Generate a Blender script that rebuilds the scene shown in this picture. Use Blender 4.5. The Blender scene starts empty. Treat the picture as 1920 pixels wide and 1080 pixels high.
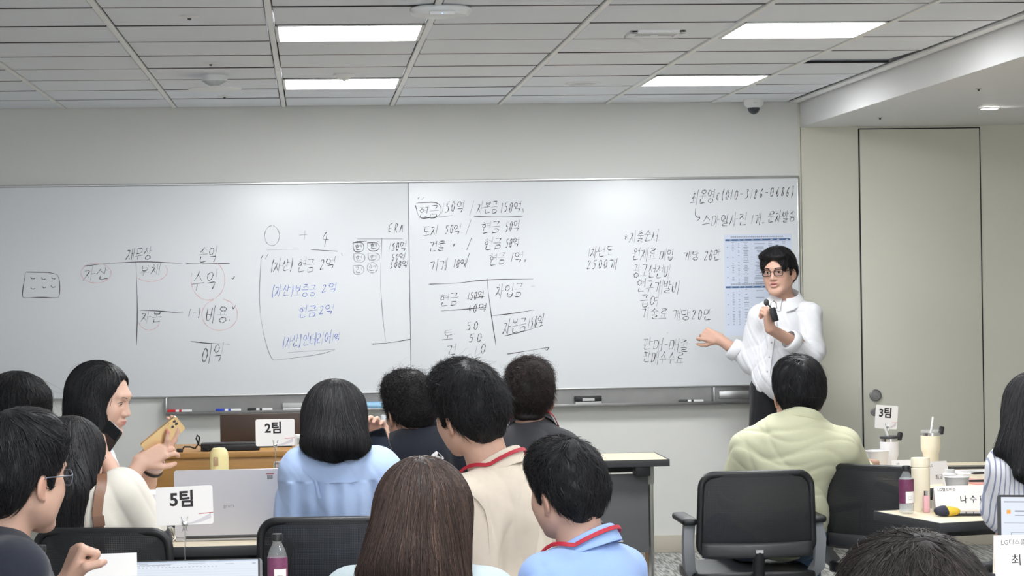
import bpy, bmesh, math, random
import numpy as np
from mathutils import Vector, Matrix, Euler
random.seed(7); rng = np.random.default_rng(7)
S = bpy.context.scene; COL = S.collection
# ------------------------------------------------------------------ camera, light set-up
F = 4500.0; YAW = 0.08322; PITCH = -0.00358; ROLL = -0.01571     # focal length in pixels of the 1920x1080 frame
ZC = 1.545; D = 13.34; ZCEIL = ZC + 0.978; X0 = -0.7388            # eye height, distance of the front wall, ceiling height, tile grid origin
def _rot():
    cy, sy, cp, sp, cr, sr = math.cos(YAW), math.sin(YAW), math.cos(PITCH), math.sin(PITCH), math.cos(ROLL), math.sin(ROLL)
    f = Vector((sy*cp, cy*cp, sp)); r = Vector((cy, -sy, 0)); u = r.cross(f)
    return r*cr + u*sr, u*cr - r*sr, f
CR, CU, CF = _rot()
CAM = Vector((0, 0, ZC))
cam = bpy.data.cameras.new('camera'); camo = bpy.data.objects.new('camera', cam); COL.objects.link(camo)
cam.sensor_width = 36; cam.lens = F*36/1920; cam.clip_start = 0.1; cam.clip_end = 60
camo.matrix_world = Matrix(((CR.x, CU.x, -CF.x, 0), (CR.y, CU.y, -CF.y, 0), (CR.z, CU.z, -CF.z, ZC), (0, 0, 0, 1)))
S.camera = camo
S.view_settings.view_transform = 'Standard'; S.view_settings.look = 'None'
S.view_settings.gamma = 1; S.view_settings.use_curve_mapping = False
S.view_settings.exposure = 0.31
PANEL = 27.0; DOWN = 60.0                                          # emission of the ceiling panels and the downlight
w = bpy.data.worlds.new('world'); S.world = w; w.use_nodes = True
w.node_tree.nodes['Background'].inputs[0].default_value = (0.8, 0.85, 0.9, 1)
w.node_tree.nodes['Background'].inputs[1].default_value = 3.6  # fill light added from behind the camera, through the open back of the room
try: S.cycles.use_denoising = True
except Exception: pass

def ray(px, py): return CF + CR*((px-960)/F) - CU*((py-540)/F)
def P(px, py, Y): d = ray(px, py); return CAM + d*(Y/d.y)             # the point a pixel shows at depth Y from the camera
def PZ(px, py, z): d = ray(px, py); return CAM + d*((z-ZC)/d.z)       # the point a pixel shows on the height z
def MP(Y): return Y/F                                             # metres per pixel at depth Y
# ------------------------------------------------------------------ materials
def mat(name, col, rough=0.5, metal=0.0, spec=0.5, bump=0, bscale=200, var=0, vscale=8, trans=0, alpha=1, emit=None, estr=0, sheen=0, sss=0, coat=0, attr=None):
    m = bpy.data.materials.new(name); m.use_nodes = True
    nt = m.node_tree; b = nt.nodes['Principled BSDF']
    c = (*col, 1)
    b.inputs['Base Color'].default_value = c; b.inputs['Roughness'].default_value = rough
    b.inputs['Metallic'].default_value = metal; b.inputs['Specular IOR Level'].default_value = spec
    b.inputs['Transmission Weight'].default_value = trans; b.inputs['Alpha'].default_value = alpha
    b.inputs['Sheen Weight'].default_value = sheen; b.inputs['Coat Weight'].default_value = coat
    if sss:
        b.inputs['Subsurface Weight'].default_value = sss; b.inputs['Subsurface Radius'].default_value = (.01, .004, .002)
    if emit: b.inputs['Emission Color'].default_value = (*emit, 1); b.inputs['Emission Strength'].default_value = estr
    src = None
    if attr:
        a = nt.nodes.new('ShaderNodeAttribute'); a.attribute_name = attr; src = a.outputs['Color']
        nt.links.new(src, b.inputs['Base Color'])
    if var or bump:
        tc = nt.nodes.new('ShaderNodeTexCoord')
    if var:
        n = nt.nodes.new('ShaderNodeTexNoise'); n.inputs['Scale'].default_value = vscale; n.inputs['Detail'].default_value = 6
        nt.links.new(tc.outputs['Object'], n.inputs['Vector'])
        mr = nt.nodes.new('ShaderNodeMapRange'); mr.inputs['To Min'].default_value = 1-var; mr.inputs['To Max'].default_value = 1+var
        nt.links.new(n.outputs['Fac'], mr.inputs['Value'])
        mx = nt.nodes.new('ShaderNodeVectorMath'); mx.operation = 'SCALE'
        mx.inputs[0].default_value = col
        if src: nt.links.new(src, mx.inputs[0])
        nt.links.new(mr.outputs['Result'], mx.inputs['Scale']); nt.links.new(mx.outputs['Vector'], b.inputs['Base Color'])
    if bump:
        n2 = nt.nodes.new('ShaderNodeTexNoise'); n2.inputs['Scale'].default_value = bscale; n2.inputs['Detail'].default_value = 4
        nt.links.new(tc.outputs['Object'], n2.inputs['Vector'])
        bp = nt.nodes.new('ShaderNodeBump'); bp.inputs['Strength'].default_value = bump; bp.inputs['Distance'].default_value = 0.002
        nt.links.new(n2.outputs['Fac'], bp.inputs['Height']); nt.links.new(bp.outputs['Normal'], b.inputs['Normal'])
    return m
def srgb(r, g, b):
    f = lambda v: (v/255/12.92) if v/255 <= .04045 else ((v/255+.055)/1.055)**2.4
    return (f(r), f(g), f(b))
M = {}
M['tile'] = mat('ceiling_tile', srgb(242, 245, 250), .9, bump=.25, bscale=300, var=.02, vscale=3)
M['runner'] = mat('runner_white', srgb(246, 246, 244), .5)
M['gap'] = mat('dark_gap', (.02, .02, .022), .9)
M['wall'] = mat('wall_cream', srgb(217, 217, 213), .75, var=.015, vscale=2, bump=.08, bscale=400)
M['wall_low'] = mat('wall_panel_cream', srgb(220, 216, 208), .7, var=.015, vscale=2)
M['wall_green'] = mat('partition_cream', srgb(214, 212, 198), .65, var=.015, vscale=2)
M['white_paint'] = mat('white_paint', srgb(232, 232, 232), .7, var=.01)
M['board'] = mat('whiteboard', srgb(226, 229, 232), .32, spec=.45, var=.012, vscale=1.5)
M['alu'] = mat('aluminium', (.55, .55, .55), .35, metal=.9)
M['steel'] = mat('brushed_steel', (.30, .295, .29), .38, metal=.85, var=.15, vscale=12)
M['base'] = mat('baseboard', srgb(190, 183, 168), .6)
M['ink'] = mat('black_marker_ink', (.045, .045, .05), .7)
M['ink_faint'] = mat('faint_marker_ink', (.30, .31, .33), .8)
M['ink_blue'] = mat('blue_marker_ink', (.11, .18, .55), .7)
M['ink_red'] = mat('faint_red_marker_ink', (.75, .50, .52), .8)
M['black'] = mat('black_plastic', (.012, .012, .014), .42)
M['dark'] = mat('dark_grey_plastic', (.045, .046, .05), .45)
M['grey'] = mat('grey_plastic', (.19, .20, .215), .45)
M['lgrey'] = mat('light_grey_plastic', (.5, .5, .5), .45)
M['white'] = mat('white_plastic', srgb(236, 236, 236), .4)
M['paper'] = mat('white_paper', srgb(240, 238, 236), .8)
M['card'] = mat('white_card', srgb(242, 240, 240), .55)
M['print'] = mat('black_print', (.015, .012, .014), .6)
M['chrome'] = mat('chrome', (.75, .75, .76), .15, metal=1)
M['gold'] = mat('gold_metal', (.85, .62, .35), .22, metal=1)
M['red'] = mat('red_strap', srgb(178, 30, 52), .6, bump=.2, bscale=900)
def glass(name, col, rough=.03):
    m = mat(name, col, rough, spec=.6, trans=1); m.node_tree.nodes['Principled BSDF'].inputs['IOR'].default_value = 1.2
    return m
M['clear'] = mat('clear_bottle_plastic', (.85, .88, .90), .05, spec=.7, alpha=.17)
M['clearcap'] = mat('white_clear_cap', (.8, .83, .9), .2, alpha=.8)
M['lens'] = glass('lens', (.97, .98, 1.0), .0)
# ------------------------------------------------------------------ object helpers
def link(o, parent=None):
    COL.objects.link(o)
    if parent is not None: o.parent = parent
    return o
def tag(o, label=None, cat=None, group=None, kind=None):
    for k, v in (('label', label), ('category', cat), ('group', group), ('kind', kind)):
        if v: o[k] = v
    return o
def thing(name, loc, label, cat, group=None, rz=0):
    o = bpy.data.objects.new(name, None); o.location = loc; o.rotation_euler = (0, 0, rz); o.empty_display_size = .05
    link(o); bpy.context.view_layer.update()
    return tag(o, label, cat, group)
def copy_tree(o, parent=None):
    c = o.copy(); link(c, parent)
    for ch in list(o.children): copy_tree(ch, c)
    return c
def basis(x, y, z, o): return Matrix(((x.x, y.x, z.x, o.x), (x.y, y.y, z.y, o.y), (x.z, y.z, z.z, o.z), (0, 0, 0, 1)))
def rotz(a): return Matrix.Rotation(a, 4, 'Z')
class MB:
    """collects shapes into one mesh"""
    def __init__(s): s.bm = bmesh.new()
    def _fin(s, vs, Mx, mi):
        if Mx is not None:
            for v in vs: v.co = Mx @ v.co
        for f in {f for v in vs for f in v.link_faces}: f.material_index = mi
        return s
    def box(s, c, size, Mx=None, bev=0, mi=0, seg=2):
        r = bmesh.ops.create_cube(s.bm, size=1); vs = r['verts']
        for v in vs: v.co = Vector((v.co.x*size[0]+c[0], v.co.y*size[1]+c[1], v.co.z*size[2]+c[2]))
        if bev:
            es = list({e for v in vs for e in v.link_edges})
            r = bmesh.ops.bevel(s.bm, geom=es, offset=bev, segments=seg, profile=.5, affect='EDGES')
            vs = list({v for f in r['faces'] for v in f.verts} | {v for v in vs if v.is_valid})
            vs = list({v for v0 in vs for f in v0.link_faces for v in f.verts})
        return s._fin(vs, Mx, mi)
    def prism(s, poly, z0, z1, Mx=None, mi=0):
        a = [s.bm.verts.new((p[0], p[1], z0)) for p in poly]; b = [s.bm.verts.new((p[0], p[1], z1)) for p in poly]
        n = len(poly)
        s.bm.faces.new(a[::-1]); s.bm.faces.new(b)
        for i in range(n): s.bm.faces.new((a[i], a[(i+1) % n], b[(i+1) % n], b[i]))
        return s._fin(a+b, Mx, mi)
    def lathe(s, prof, seg=24, Mx=None, mi=0, cap=True):
        rings = []
        for r, z in prof:
            rings.append([s.bm.verts.new((r*math.cos(2*math.pi*i/seg), r*math.sin(2*math.pi*i/seg), z)) for i in range(seg)])
        for a, b in zip(rings, rings[1:]):
            for i in range(seg): s.bm.faces.new((a[i], a[(i+1) % seg], b[(i+1) % seg], b[i]))
        if cap:
            if prof[0][0] > 1e-5: s.bm.faces.new(rings[0][::-1])
            if prof[-1][0] > 1e-5: s.bm.faces.new(rings[-1])
        return s._fin([v for r in rings for v in r], Mx, mi)
    def tube(s, pts, r, seg=8, Mx=None, mi=0, flat=None, up=None):
        """round tube, or a ribbon when flat = thickness (r = half width) whose flat side faces up"""
        pts = [Vector(p) for p in pts]; n = len(pts); rings = []; prev = None
        for i, p in enumerate(pts):
            t = (pts[min(i+1, n-1)] - pts[max(i-1, 0)]).normalized()
            if up is not None: u = Vector(up[i] if isinstance(up, list) else up)
            elif prev is None: u = Vector((0, 0, 1)) if abs(t.z) < .9 else Vector((1, 0, 0))
            else: u = prev
            a = t.cross(u)
            a = a.normalized() if a.length > 1e-6 else t.orthogonal().normalized()
            b = a.cross(t).normalized(); prev = b
            ri = r[i] if isinstance(r, (list, tuple)) else r
            if flat: rings.append([s.bm.verts.new(p + a*ri*x + b*flat*y) for x, y in ((-1, -.5), (1, -.5), (1, .5), (-1, .5))])
            else: rings.append([s.bm.verts.new(p + a*(ri*math.cos(2*math.pi*k/seg)) + b*(ri*math.sin(2*math.pi*k/seg))) for k in range(seg)])
        m = len(rings[0])
        for a, b in zip(rings, rings[1:]):
            for k in range(m): s.bm.faces.new((a[k], a[(k+1) % m], b[(k+1) % m], b[k]))
        s.bm.faces.new(rings[0][::-1]); s.bm.faces.new(rings[-1])
        return s._fin([v for q in rings for v in q], Mx, mi)
    def quad(s, pts, mi=0):
        vs = [s.bm.verts.new(p) for p in pts]; s.bm.faces.new(vs)
        return s._fin(vs, None, mi)
    def sphere(s, c, r, Mx=None, mi=0, sub=3, sc=(1, 1, 1)):
        vs = bmesh.ops.create_icosphere(s.bm, subdivisions=sub, radius=1)['verts']
        for v in vs: v.co = Vector((v.co.x*r*sc[0]+c[0], v.co.y*r*sc[1]+c[1], v.co.z*r*sc[2]+c[2]))
        return s._fin(vs, Mx, mi)
    def sheet(s, fn, nu, nv, thick=0, mi=0, close_u=False):
        """grid surface fn(u,v)->point, optionally given thickness along its normals later by solidify()"""
        g = [[s.bm.verts.new(fn(i/nu, j/nv)) for j in range(nv+1)] for i in range(nu + (0 if close_u else 1))]
        k = len(g)
        for i in range(nu):
            for j in range(nv): s.bm.faces.new((g[i][j], g[(i+1) % k][j], g[(i+1) % k][j+1], g[i][j+1]))
        return s._fin([v for q in g for v in q], None, mi)
    def build(s, name, mats, parent=None, smooth=35, solid=0, sub=0):
        bmesh.ops.recalc_face_normals(s.bm, faces=s.bm.faces)
        me = bpy.data.meshes.new(name); s.bm.to_mesh(me); s.bm.free()
        for m in (mats if isinstance(mats, (list, tuple)) else [mats]): me.materials.append(m)
        if smooth:
            me.polygons.foreach_set('use_smooth', [True]*len(me.polygons)); me.set_sharp_from_angle(angle=math.radians(smooth))
        o = bpy.data.objects.new(name, me); link(o, parent)
        if solid:
            md = o.modifiers.new('s', 'SOLIDIFY'); md.thickness = solid; md.offset = 0
        if sub:
            md = o.modifiers.new('u', 'SUBSURF'); md.levels = sub; md.render_levels = sub
        return o
def struct(o): o['kind'] = 'structure'; return o
def text_obj(body, size, Mx, m, name, parent, bold=0, align='CENTER', depth=.0002, sx=1.0):
    """lettering as a thin mesh; Mx maps text x,y to the surface"""
    c = bpy.data.curves.new('t', 'FONT'); c.body = body; c.size = size; c.align_x = align; c.align_y = 'CENTER'
    c.offset = bold*size; c.extrude = depth; c.resolution_u = 3
    o = bpy.data.objects.new('t', c); COL.objects.link(o)
    dg = bpy.context.evaluated_depsgraph_get()
    me = bpy.data.meshes.new_from_object(o.evaluated_get(dg)); bpy.data.objects.remove(o); bpy.data.curves.remove(c)
    me.transform(Mx @ Matrix.Diagonal((sx, 1, 1, 1))); me.name = name
    me.materials.clear(); me.materials.append(m)
    q = bpy.data.objects.new(name, me); link(q, parent)
    return q
# ------------------------------------------------------------------ the room
XW = P(1500, 240, D).x; ZB = P(1500, 239, D).z               # edge and underside of the lower ceiling on the right
XL, XR, YB = -4.2, 5.6, -3.0
def plane_box(name, lo, hi, m, **k):
    c = [(a+b)/2 for a, b in zip(lo, hi)]; s = [b-a for a, b in zip(lo, hi)]
    return struct(MB().box(c, s).build(name, m, smooth=0))
mf = bpy.data.materials.new('carpet'); mf.use_nodes = True
nt = mf.node_tree; bs = nt.nodes['Principled BSDF']; bs.inputs['Roughness'].default_value = .95; bs.inputs['Specular IOR Level'].default_value = .1
tc = nt.nodes.new('ShaderNodeTexCoord')
n1 = nt.nodes.new('ShaderNodeTexNoise'); n1.inputs['Scale'].default_value = 3; n1.inputs['Detail'].default_value = 8
mp = nt.nodes.new('ShaderNodeMapping'); mp.inputs['Rotation'].default_value = (0, 0, .6); mp.inputs['Scale'].default_value = (60, 5, 1)
n2 = nt.nodes.new('ShaderNodeTexNoise'); n2.inputs['Scale'].default_value = 1.3; n2.inputs['Detail'].default_value = 3
nt.links.new(tc.outputs['Object'], mp.inputs['Vector']); nt.links.new(mp.outputs['Vector'], n2.inputs['Vector']); nt.links.new(tc.outputs['Object'], n1.inputs['Vector'])
cr = nt.nodes.new('ShaderNodeValToRGB'); cr.color_ramp.elements[0].position = .42; cr.color_ramp.elements[1].position = .58
cr.color_ramp.elements[0].color = (.20, .20, .19, 1); cr.color_ramp.elements[1].color = (.46, .46, .44, 1)
nt.links.new(n2.outputs['Fac'], cr.inputs['Fac']); nt.links.new(cr.outputs['Color'], bs.inputs['Base Color'])
plane_box('floor', (XL, YB, -.1), (XR, D+.2, 0), mf)
plane_box('wall_front', (XL, D, 0), (XW, D+.2, ZCEIL+.3), M['wall'])
plane_box('wall_front_partition', (XW+.004, D, 0), (XR, D+.2, ZCEIL+.3), M['wall_green'])
plane_box('wall_left', (XL-.2, YB, 0), (XL, D+.2, ZCEIL+.3), M['wall'])
plane_box('wall_right', (XR, YB, 0), (XR+.2, D+.2, ZCEIL+.3), M['wall_green'])
# lower wall panel below the tray, baseboard, thin joint strip
pz = P(1270, 1003, D).z
o = MB().box((0, 0, 0), (.012, .006, ZCEIL), Mx=Matrix.Translation((XW-.006, D-.003, ZCEIL/2)), bev=.002).build('trim_1', M['wall_green']); struct(o)
o = MB().box(((XL+XR)/2, D-.006, pz/2), (XR-XL, .012, pz), bev=.003).build('baseboard_front', M['base']); struct(o)
# bulkhead on the right
b = MB(); b.box(((XW+XR)/2, (YB+D)/2, (ZB+ZCEIL+.3)/2), (XR-XW, D-YB, ZCEIL+.3-ZB), bev=.004)
struct(b.build('ceiling_bulkhead', M['white_paint']))
b = MB(); b.box((XW-.035, (YB+D)/2, ZCEIL-.004), (.05, D-YB, .012), bev=.002)
struct(b.build('trim_2', M['runner']))
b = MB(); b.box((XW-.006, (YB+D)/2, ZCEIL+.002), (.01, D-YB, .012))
struct(b.build('shadow_gap_strip', M['gap']))  # dark strip painting in the shadow gap between ceiling edge and bulkhead
# tiled ceiling: panels on a backing, seam shadows painted as dark bars, wider runners between the columns
T = .6
LIGHTS = [(c, r) for c in (1, 4) for r in (2, 6, 10, 14, 18, 22)]
OPEN = [(-2, 9)]
c = MB()
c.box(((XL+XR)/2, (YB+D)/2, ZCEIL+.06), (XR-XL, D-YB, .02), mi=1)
k0 = int(math.floor((XL-X0)/T)); 
for k in range(k0, 7):
    x0 = max(X0+k*T, XL)+.0165; x1 = min(X0+(k+1)*T, XW-.06)-.0165
    if x1-x0 < .05: continue
    for j in range(0, 28):
        y1 = D-j*T-.0085; y0 = max(D-(j+1)*T, YB)+.0085
        if y1-y0 < .05 or (k, j) in LIGHTS: continue
        dz = random.uniform(-.0012, .0012)
        tilt = Matrix.Translation(((x0+x1)/2, (y0+y1)/2, ZCEIL+.008+dz)) @ Euler((random.uniform(-.002, .002), random.uniform(-.002, .002), 0)).to_matrix().to_4x4()
        if (k, j) == (5, 4): tilt = tilt @ Matrix.Translation((0, 0, .008)) @ Matrix.Rotation(.022, 4, 'X')
        c.box((0, 0, 0), (x1-x0, y1-y0, .016), Mx=tilt, bev=.002, seg=1)
        if j: c.box(((x0+x1)/2, D-j*T, ZCEIL+.004), (x1-x0, .022, .010), mi=1)  # dark bar painting in the shade of the recessed seam
for k in range(k0, 7):
    x = X0+k*T
    if XL < x < XW-.05:
        for j in range(0, 7):
            ya, yb = D-j*2.4, max(D-(j+1)*2.4, YB)
            c.box((x, (ya+yb)/2, ZCEIL+.001+random.uniform(-.001, .001)), (.022, ya-yb-.002, .012), mi=2, bev=.001, seg=1)
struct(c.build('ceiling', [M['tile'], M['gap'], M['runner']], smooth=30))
mp_ = mat('lit_diffuser', (.9, .9, .9), .5, emit=(.97, .985, 1.0), estr=PANEL)
names = {(1, 2): 'lit square ceiling panel over the middle of the whiteboard, nearer the front wall', (1, 6): 'lit square ceiling panel beside the wireless access point, farther from the front wall',
         (4, 2): 'lit square ceiling panel over the right of the board, nearer the dome camera', (4, 6): 'large lit ceiling panel near the bulkhead, upper right'}
for k, j in LIGHTS:
    x, y = X0+(k+.5)*T, D-(j+.5)*T
    lab = names.get((k, j), 'lit square ceiling panel farther back in the room, in the %s row' % ('middle' if k == 1 else 'bulkhead side'))
    t = thing('ceiling_light', (x, y, ZCEIL), lab, 'ceiling light', 'square ceiling light panels')
    fr = MB()
    for sx, sy, lx, ly in ((0, 1, .572, .014), (0, -1, .572, .014), (1, 0, .014, .59), (-1, 0, .014, .59)):
        fr.box((sx*.279, sy*.288, .004), (lx, ly, .02), bev=.002)
    fr.build('frame', M['runner'], t)
    MB().box((0, 0, .006), (.546, .566, .006)).build('diffuser', mp_, t)
# door in the partition wall: a flush leaf with dark joints
ta, tb = P(1611, 243, D), P(1835, 241, D)
t = struct(MB().box(((ta.x+tb.x)/2, D-.006, ta.z/2), (tb.x-ta.x, .010, ta.z), bev=.002).build('door_1', M['wall_green']))
g = MB(); z = ta.z
g.box((ta.x-.004, D-.002, z/2), (.007, .004, z)); g.box((tb.x+.004, D-.002, z/2), (.007, .004, z)); g.box(((ta.x+tb.x)/2, D-.002, z+.003), (tb.x-ta.x+.014, .004, .006))
g.build('door_gap', M['gap'], t)
for px, py, r in ((1641, 741, 11.5), (1640, 772, 8)):
    q = P(px, py, D-.012); rr = r*MP(D)
    Mx = Matrix.Translation(q) @ Matrix.Rotation(math.pi/2, 4, 'X')
    m = MB().lathe([(0, .012), (rr*.55, .012), (rr*.6, .009), (rr*.8, .009), (rr*.85, .013), (rr, .011), (rr, 0)], 28, Mx)
    m.box((0, 0, .013), (rr*.9, rr*.28, .006), Mx @ Matrix.Rotation(-.5, 4, 'Z'), bev=.001)
    m.build('lock_escutcheon', M['steel'], t)
# ------------------------------------------------------------------ ceiling fittings
def C(px, py): return PZ(px, py, ZCEIL)
def down(q): return Matrix.Translation(q) @ Matrix.Rotation(math.pi, 4, 'X')
def scale_at(q): return q.y/F
q = C(826, 12); k = scale_at(q)
t = thing('access_point', q, 'white rounded wireless access point on the ceiling beside a light', 'access point')
MB().lathe([(0, .040), (.07, .039), (.098, .033), (.110, .020), (.112, .010), (.105, .004), (0, .004)], 40, Matrix.Rotation(math.pi, 4, 'X') @ Matrix.Diagonal((1, .9, 1, 1))).build('body', M['white'], t)
MB().box((0, -.095, -.034), (.09, .03, .014), bev=.004).build('front_lip', M['white'], t)
MB().box((0, -.110, -.037), (.004, .003, .003)).build('status_light', mat('led_blue', (.2, .4, .9), .5, emit=(.3, .5, 1), estr=2), t)
q = C(402, 141)
t = thing('smoke_detector', q, 'grey cone-shaped fire detector hanging over a thin disc', 'detector')
MB().lathe([(0, .062), (.016, .062), (.02, .050), (.03, .045), (.06, .028), (.062, .004), (.062, 0)], 28, Matrix.Rotation(math.pi, 4, 'X')).build('body', M['white'], t)
MB().lathe([(.0, .070), (.10, .066), (.124, .062), (.126, .065), (.10, .072), (0, .075)], 36, Matrix.Rotation(math.pi, 4, 'X') @ Matrix.Translation((0, 0, 0))).build('disc', M['white'], t)
m = MB()
for a in range(6): m.tube([(.012*math.cos(a), .012*math.sin(a), -.06), (.018*math.cos(a), .018*math.sin(a), -.072)], .003, 6)
m.build('strut', M['steel'], t)
for i, (px, py, lb) in enumerate(((355, 31, 'small sprinkler nozzle in the ceiling, leftmost and farthest from the wall'), (395, 118, 'small sprinkler nozzle just behind the fire detector'),
                    (421, 180, 'small sprinkler nozzle between fire detector and front wall'))):
    q = C(px, py)
    t = thing('ceiling_nozzle', q, lb, 'sprinkler', 'small nozzles in the ceiling')
    MB().lathe([(0, .006), (.03, .005), (.04, 0)], 20, Matrix.Rotation(math.pi, 4, 'X')).build('plate', M['white'], t)
    MB().lathe([(0, .014), (.006, .013), (.007, .004)], 10, Matrix.Rotation(math.pi, 4, 'X')).build('nozzle', M['dark'], t)
q = C(645, 139)
t = thing('heat_detector', q, 'small white dome detector at the edge of a lit ceiling panel', 'detector')
MB().lathe([(0, .03), (.02, .027), (.035, .015), (.05, .008), (.05, 0)], 24, Matrix.Rotation(math.pi, 4, 'X')).build('dome', M['white'], t)
MB().lathe([(0, .034), (.008, .033), (.008, .02)], 12, Matrix.Rotation(math.pi, 4, 'X')).build('tip', M['grey'], t)
q = C(1093, 155)
t = thing('ceiling_speaker', q, 'round flush white speaker in the ceiling over the middle of the board', 'speaker')
MB().lathe([(.088, .0), (.09, .006), (.075, .008), (.072, .002)], 32, Matrix.Rotation(math.pi, 4, 'X'), cap=False).build('ring', M['white'], t)
MB().lathe([(0, .003), (.074, .003), (.074, 0)], 32, Matrix.Rotation(math.pi, 4, 'X')).build('grille', M['lgrey'], t)
q = C(1228, 61)
t = thing('ceiling_vent', q, 'square recessed white cover with raised frame in the ceiling', 'vent')
m = MB()
for sx, sy, lx, ly in ((0, 1, .22, .03), (0, -1, .22, .03), (1, 0, .03, .22), (-1, 0, .03, .22)): m.box((sx*.095, sy*.095, -.006), (lx, ly, .014), bev=.004)
m.build('frame', M['white'], t)
MB().box((0, 0, -.004), (.165, .165, .004)).build('cover', M['lgrey'], t)
MB().box((0, .03, -.008), (.03, .012, .006), bev=.001).build('catch', M['white'], t)
q = C(1413, 186); q.y = min(q.y, D-.09)
t = thing('dome_camera', q, 'white security dome camera under the ceiling above the board corner', 'security camera')
MB().lathe([(0, .045), (.035, .048), (.045, .042), (.054, .03), (.056, 0)], 32, Matrix.Rotation(math.pi, 4, 'X')).build('housing', M['white'], t)
MB().lathe([(0, .085), (.012, .083), (.026, .073), (.034, .058), (.036, .044)], 28, Matrix.Rotation(math.pi, 4, 'X')).build('dome', mat('dark_dome', (.03, .035, .05), .08, coat=.5), t)
text_obj('ipro', .012, Matrix.Translation((0, -.0555, -.022)) @ Matrix.Rotation(math.pi/2, 4, 'X'), M['lgrey'], 'lettering', t)
def B(px, py): return PZ(px, py, ZB)
q = B(1855, 202)
t = thing('downlight', q, 'small round glowing downlight in the lower ceiling on the right', 'downlight')
MB().lathe([(.052, 0), (.055, .005), (.043, .007), (.04, 0)], 32, Matrix.Rotation(math.pi, 4, 'X'), cap=False).build('ring', M['white'], t)
MB().lathe([(0, .006), (.03, .005), (.042, .001)], 28, Matrix.Rotation(math.pi, 4, 'X')).build('bulb', mat('lit_bulb', (1, 1, 1), .5, emit=(1, .95, .9), estr=DOWN), t)
for px, py, lb in ((1650, 220, 'tiny sprinkler nozzle in the lower ceiling near the front wall'), (1835, 166, 'tiny sprinkler nozzle in the lower ceiling behind the downlight')):
    t = thing('bulkhead_nozzle', B(px, py), lb, 'sprinkler', 'nozzles in the lower ceiling')
    MB().lathe([(0, .004), (.012, .003), (.014, 0)], 16, Matrix.Rotation(math.pi, 4, 'X')).build('plate', M['lgrey'], t)
    MB().lathe([(0, .012), (.005, .011), (.006, .003)], 10, Matrix.Rotation(math.pi, 4, 'X')).build('nozzle', M['dark'], t)
# ------------------------------------------------------------------ whiteboard with its writing, tray
YBD = D-.022                                                        # face of the board
zt = P(1000, 340, YBD).z; zb = P(1000, 729, YBD).z; xr = P(1497, 530, YBD).x; xl = XL+.9; xs = P(768, 530, YBD).x
wb = thing('whiteboard', ((xl+xr)/2, D, zb), 'long whiteboard covered in handwritten Korean notes on the front wall', 'whiteboard')
off = Vector(((xl+xr)/2, D, zb))
def rel(m, root): return m
loc_m = Matrix.Translation(-off)
b = MB()
b.box(((xl+xs)/2-.0008, D-.011, (zt+zb)/2), (xs-xl-.0016, .022, zt-zb), loc_m, bev=.001); b.build('surface', M['board'], wb)
b = MB(); b.box(((xs+xr)/2+.0008, D-.011, (zt+zb)/2), (xr-xs-.0016, .022, zt-zb), loc_m, bev=.001); b.build('surface', M['board'], wb)
b = MB(); b.box(((xl+xr)/2, D-.014, zt+.007), (xr-xl+.024, .030, .014), loc_m, bev=.003)
b.box((xr+.005, D-.014, (zt+zb)/2), (.010, .030, zt-zb), loc_m, bev=.003); b.box(((xl+xr)/2, D-.014, zb-.004), (xr-xl+.024, .030, .009), loc_m, bev=.003)
b.build('frame', M['alu'], wb)
# marker tray: metal trough under the board
xa, xb = P(313, 760, D).x, P(1415, 740, D).x; ztop = zb-.008; zbot = P(700, 771, D-.06).z
t = thing('marker_tray', ((xa+xb)/2, D, zbot), 'long brushed metal marker tray below the whiteboard', 'tray')
b = MB(); L = xb-xa; h = ztop-zbot
b.box((0, -.004, h/2), (L, .008, h)); b.box((0, -.035, .004), (L, .07, .008), bev=.002); b.box((0, -.07, .009), (L, .006, .018), bev=.002)
b.build('trough', M['steel'], t)
for x in (-L/2, L/2-.24, L/2): MB().box((x, -.035, h/2), (.012, .07, h), bev=.002).build('end_cap' if abs(x) == L/2 else 'divider', M['alu'], t)
MB().box((L/2-.12, -.010, h/2), (.17, .006, h*.45), bev=.004).build('cover_plate', M['alu'], t)
def marker(px, cap, lab, body='white', Ln=.135, ang=0):
    q = P(px, 774, D-.035); q.z = zbot+.0185
    t = thing('marker', q, lab, 'marker', 'markers lying in the tray', rz=ang)
    R = Matrix.Rotation(math.pi/2, 4, 'Y')
    MB().lathe([(0, -Ln*.3), (.0095, -Ln*.3), (.010, -Ln*.28), (.010, Ln*.5), (.007, Ln*.52), (0, Ln*.52)], 16, R).build('barrel', M[body], t)
    MB().lathe([(0, -Ln*.5), (.009, -Ln*.5), (.0105, -Ln*.48), (.0105, -Ln*.14), (0, -Ln*.14)], 16, R).build('cap', cap, t)
    MB().lathe([(.0103, 0), (.0103, Ln*.1)], 16, R, cap=False).build('band', cap, t)
capr = mat('red_cap', srgb(200, 30, 35), .4); capb = mat('blue_cap', srgb(40, 70, 190), .4)
marker(336, capr, 'white marker with red cap lying at the left end of the tray')
marker(428, capb, 'white marker with blue cap lying in the tray')
marker(487, M['black'], 'white marker with black cap lying in the tray beside an eraser')
marker(1296, M['black'], 'white marker with black cap near the right end of the tray')
def eraser(px, w, lab, m1, m2, h=.045):
    q = P(px, 774, D-.035); q.z = zbot+.0085
    t = thing('board_eraser', q, lab, 'eraser', 'erasers in the tray')
    MB().box((0, 0, h*.7), (w, .045, h*.6), bev=.005).build('grip', m1, t)
    MB().box((0, 0, h*.2), (w*.97, .042, h*.4), bev=.002).build('felt', m2, t)
    MB().box((0, -.0232, h*.62), (w*.45, .001, h*.3)).build('label', M['lgrey'], t)
eraser(551, .125, 'light grey board eraser in the tray', M['lgrey'], M['white'])
eraser(1103, .15, 'black and silver board eraser in the tray under the order list', M['black'], M['lgrey'], .052)
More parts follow.
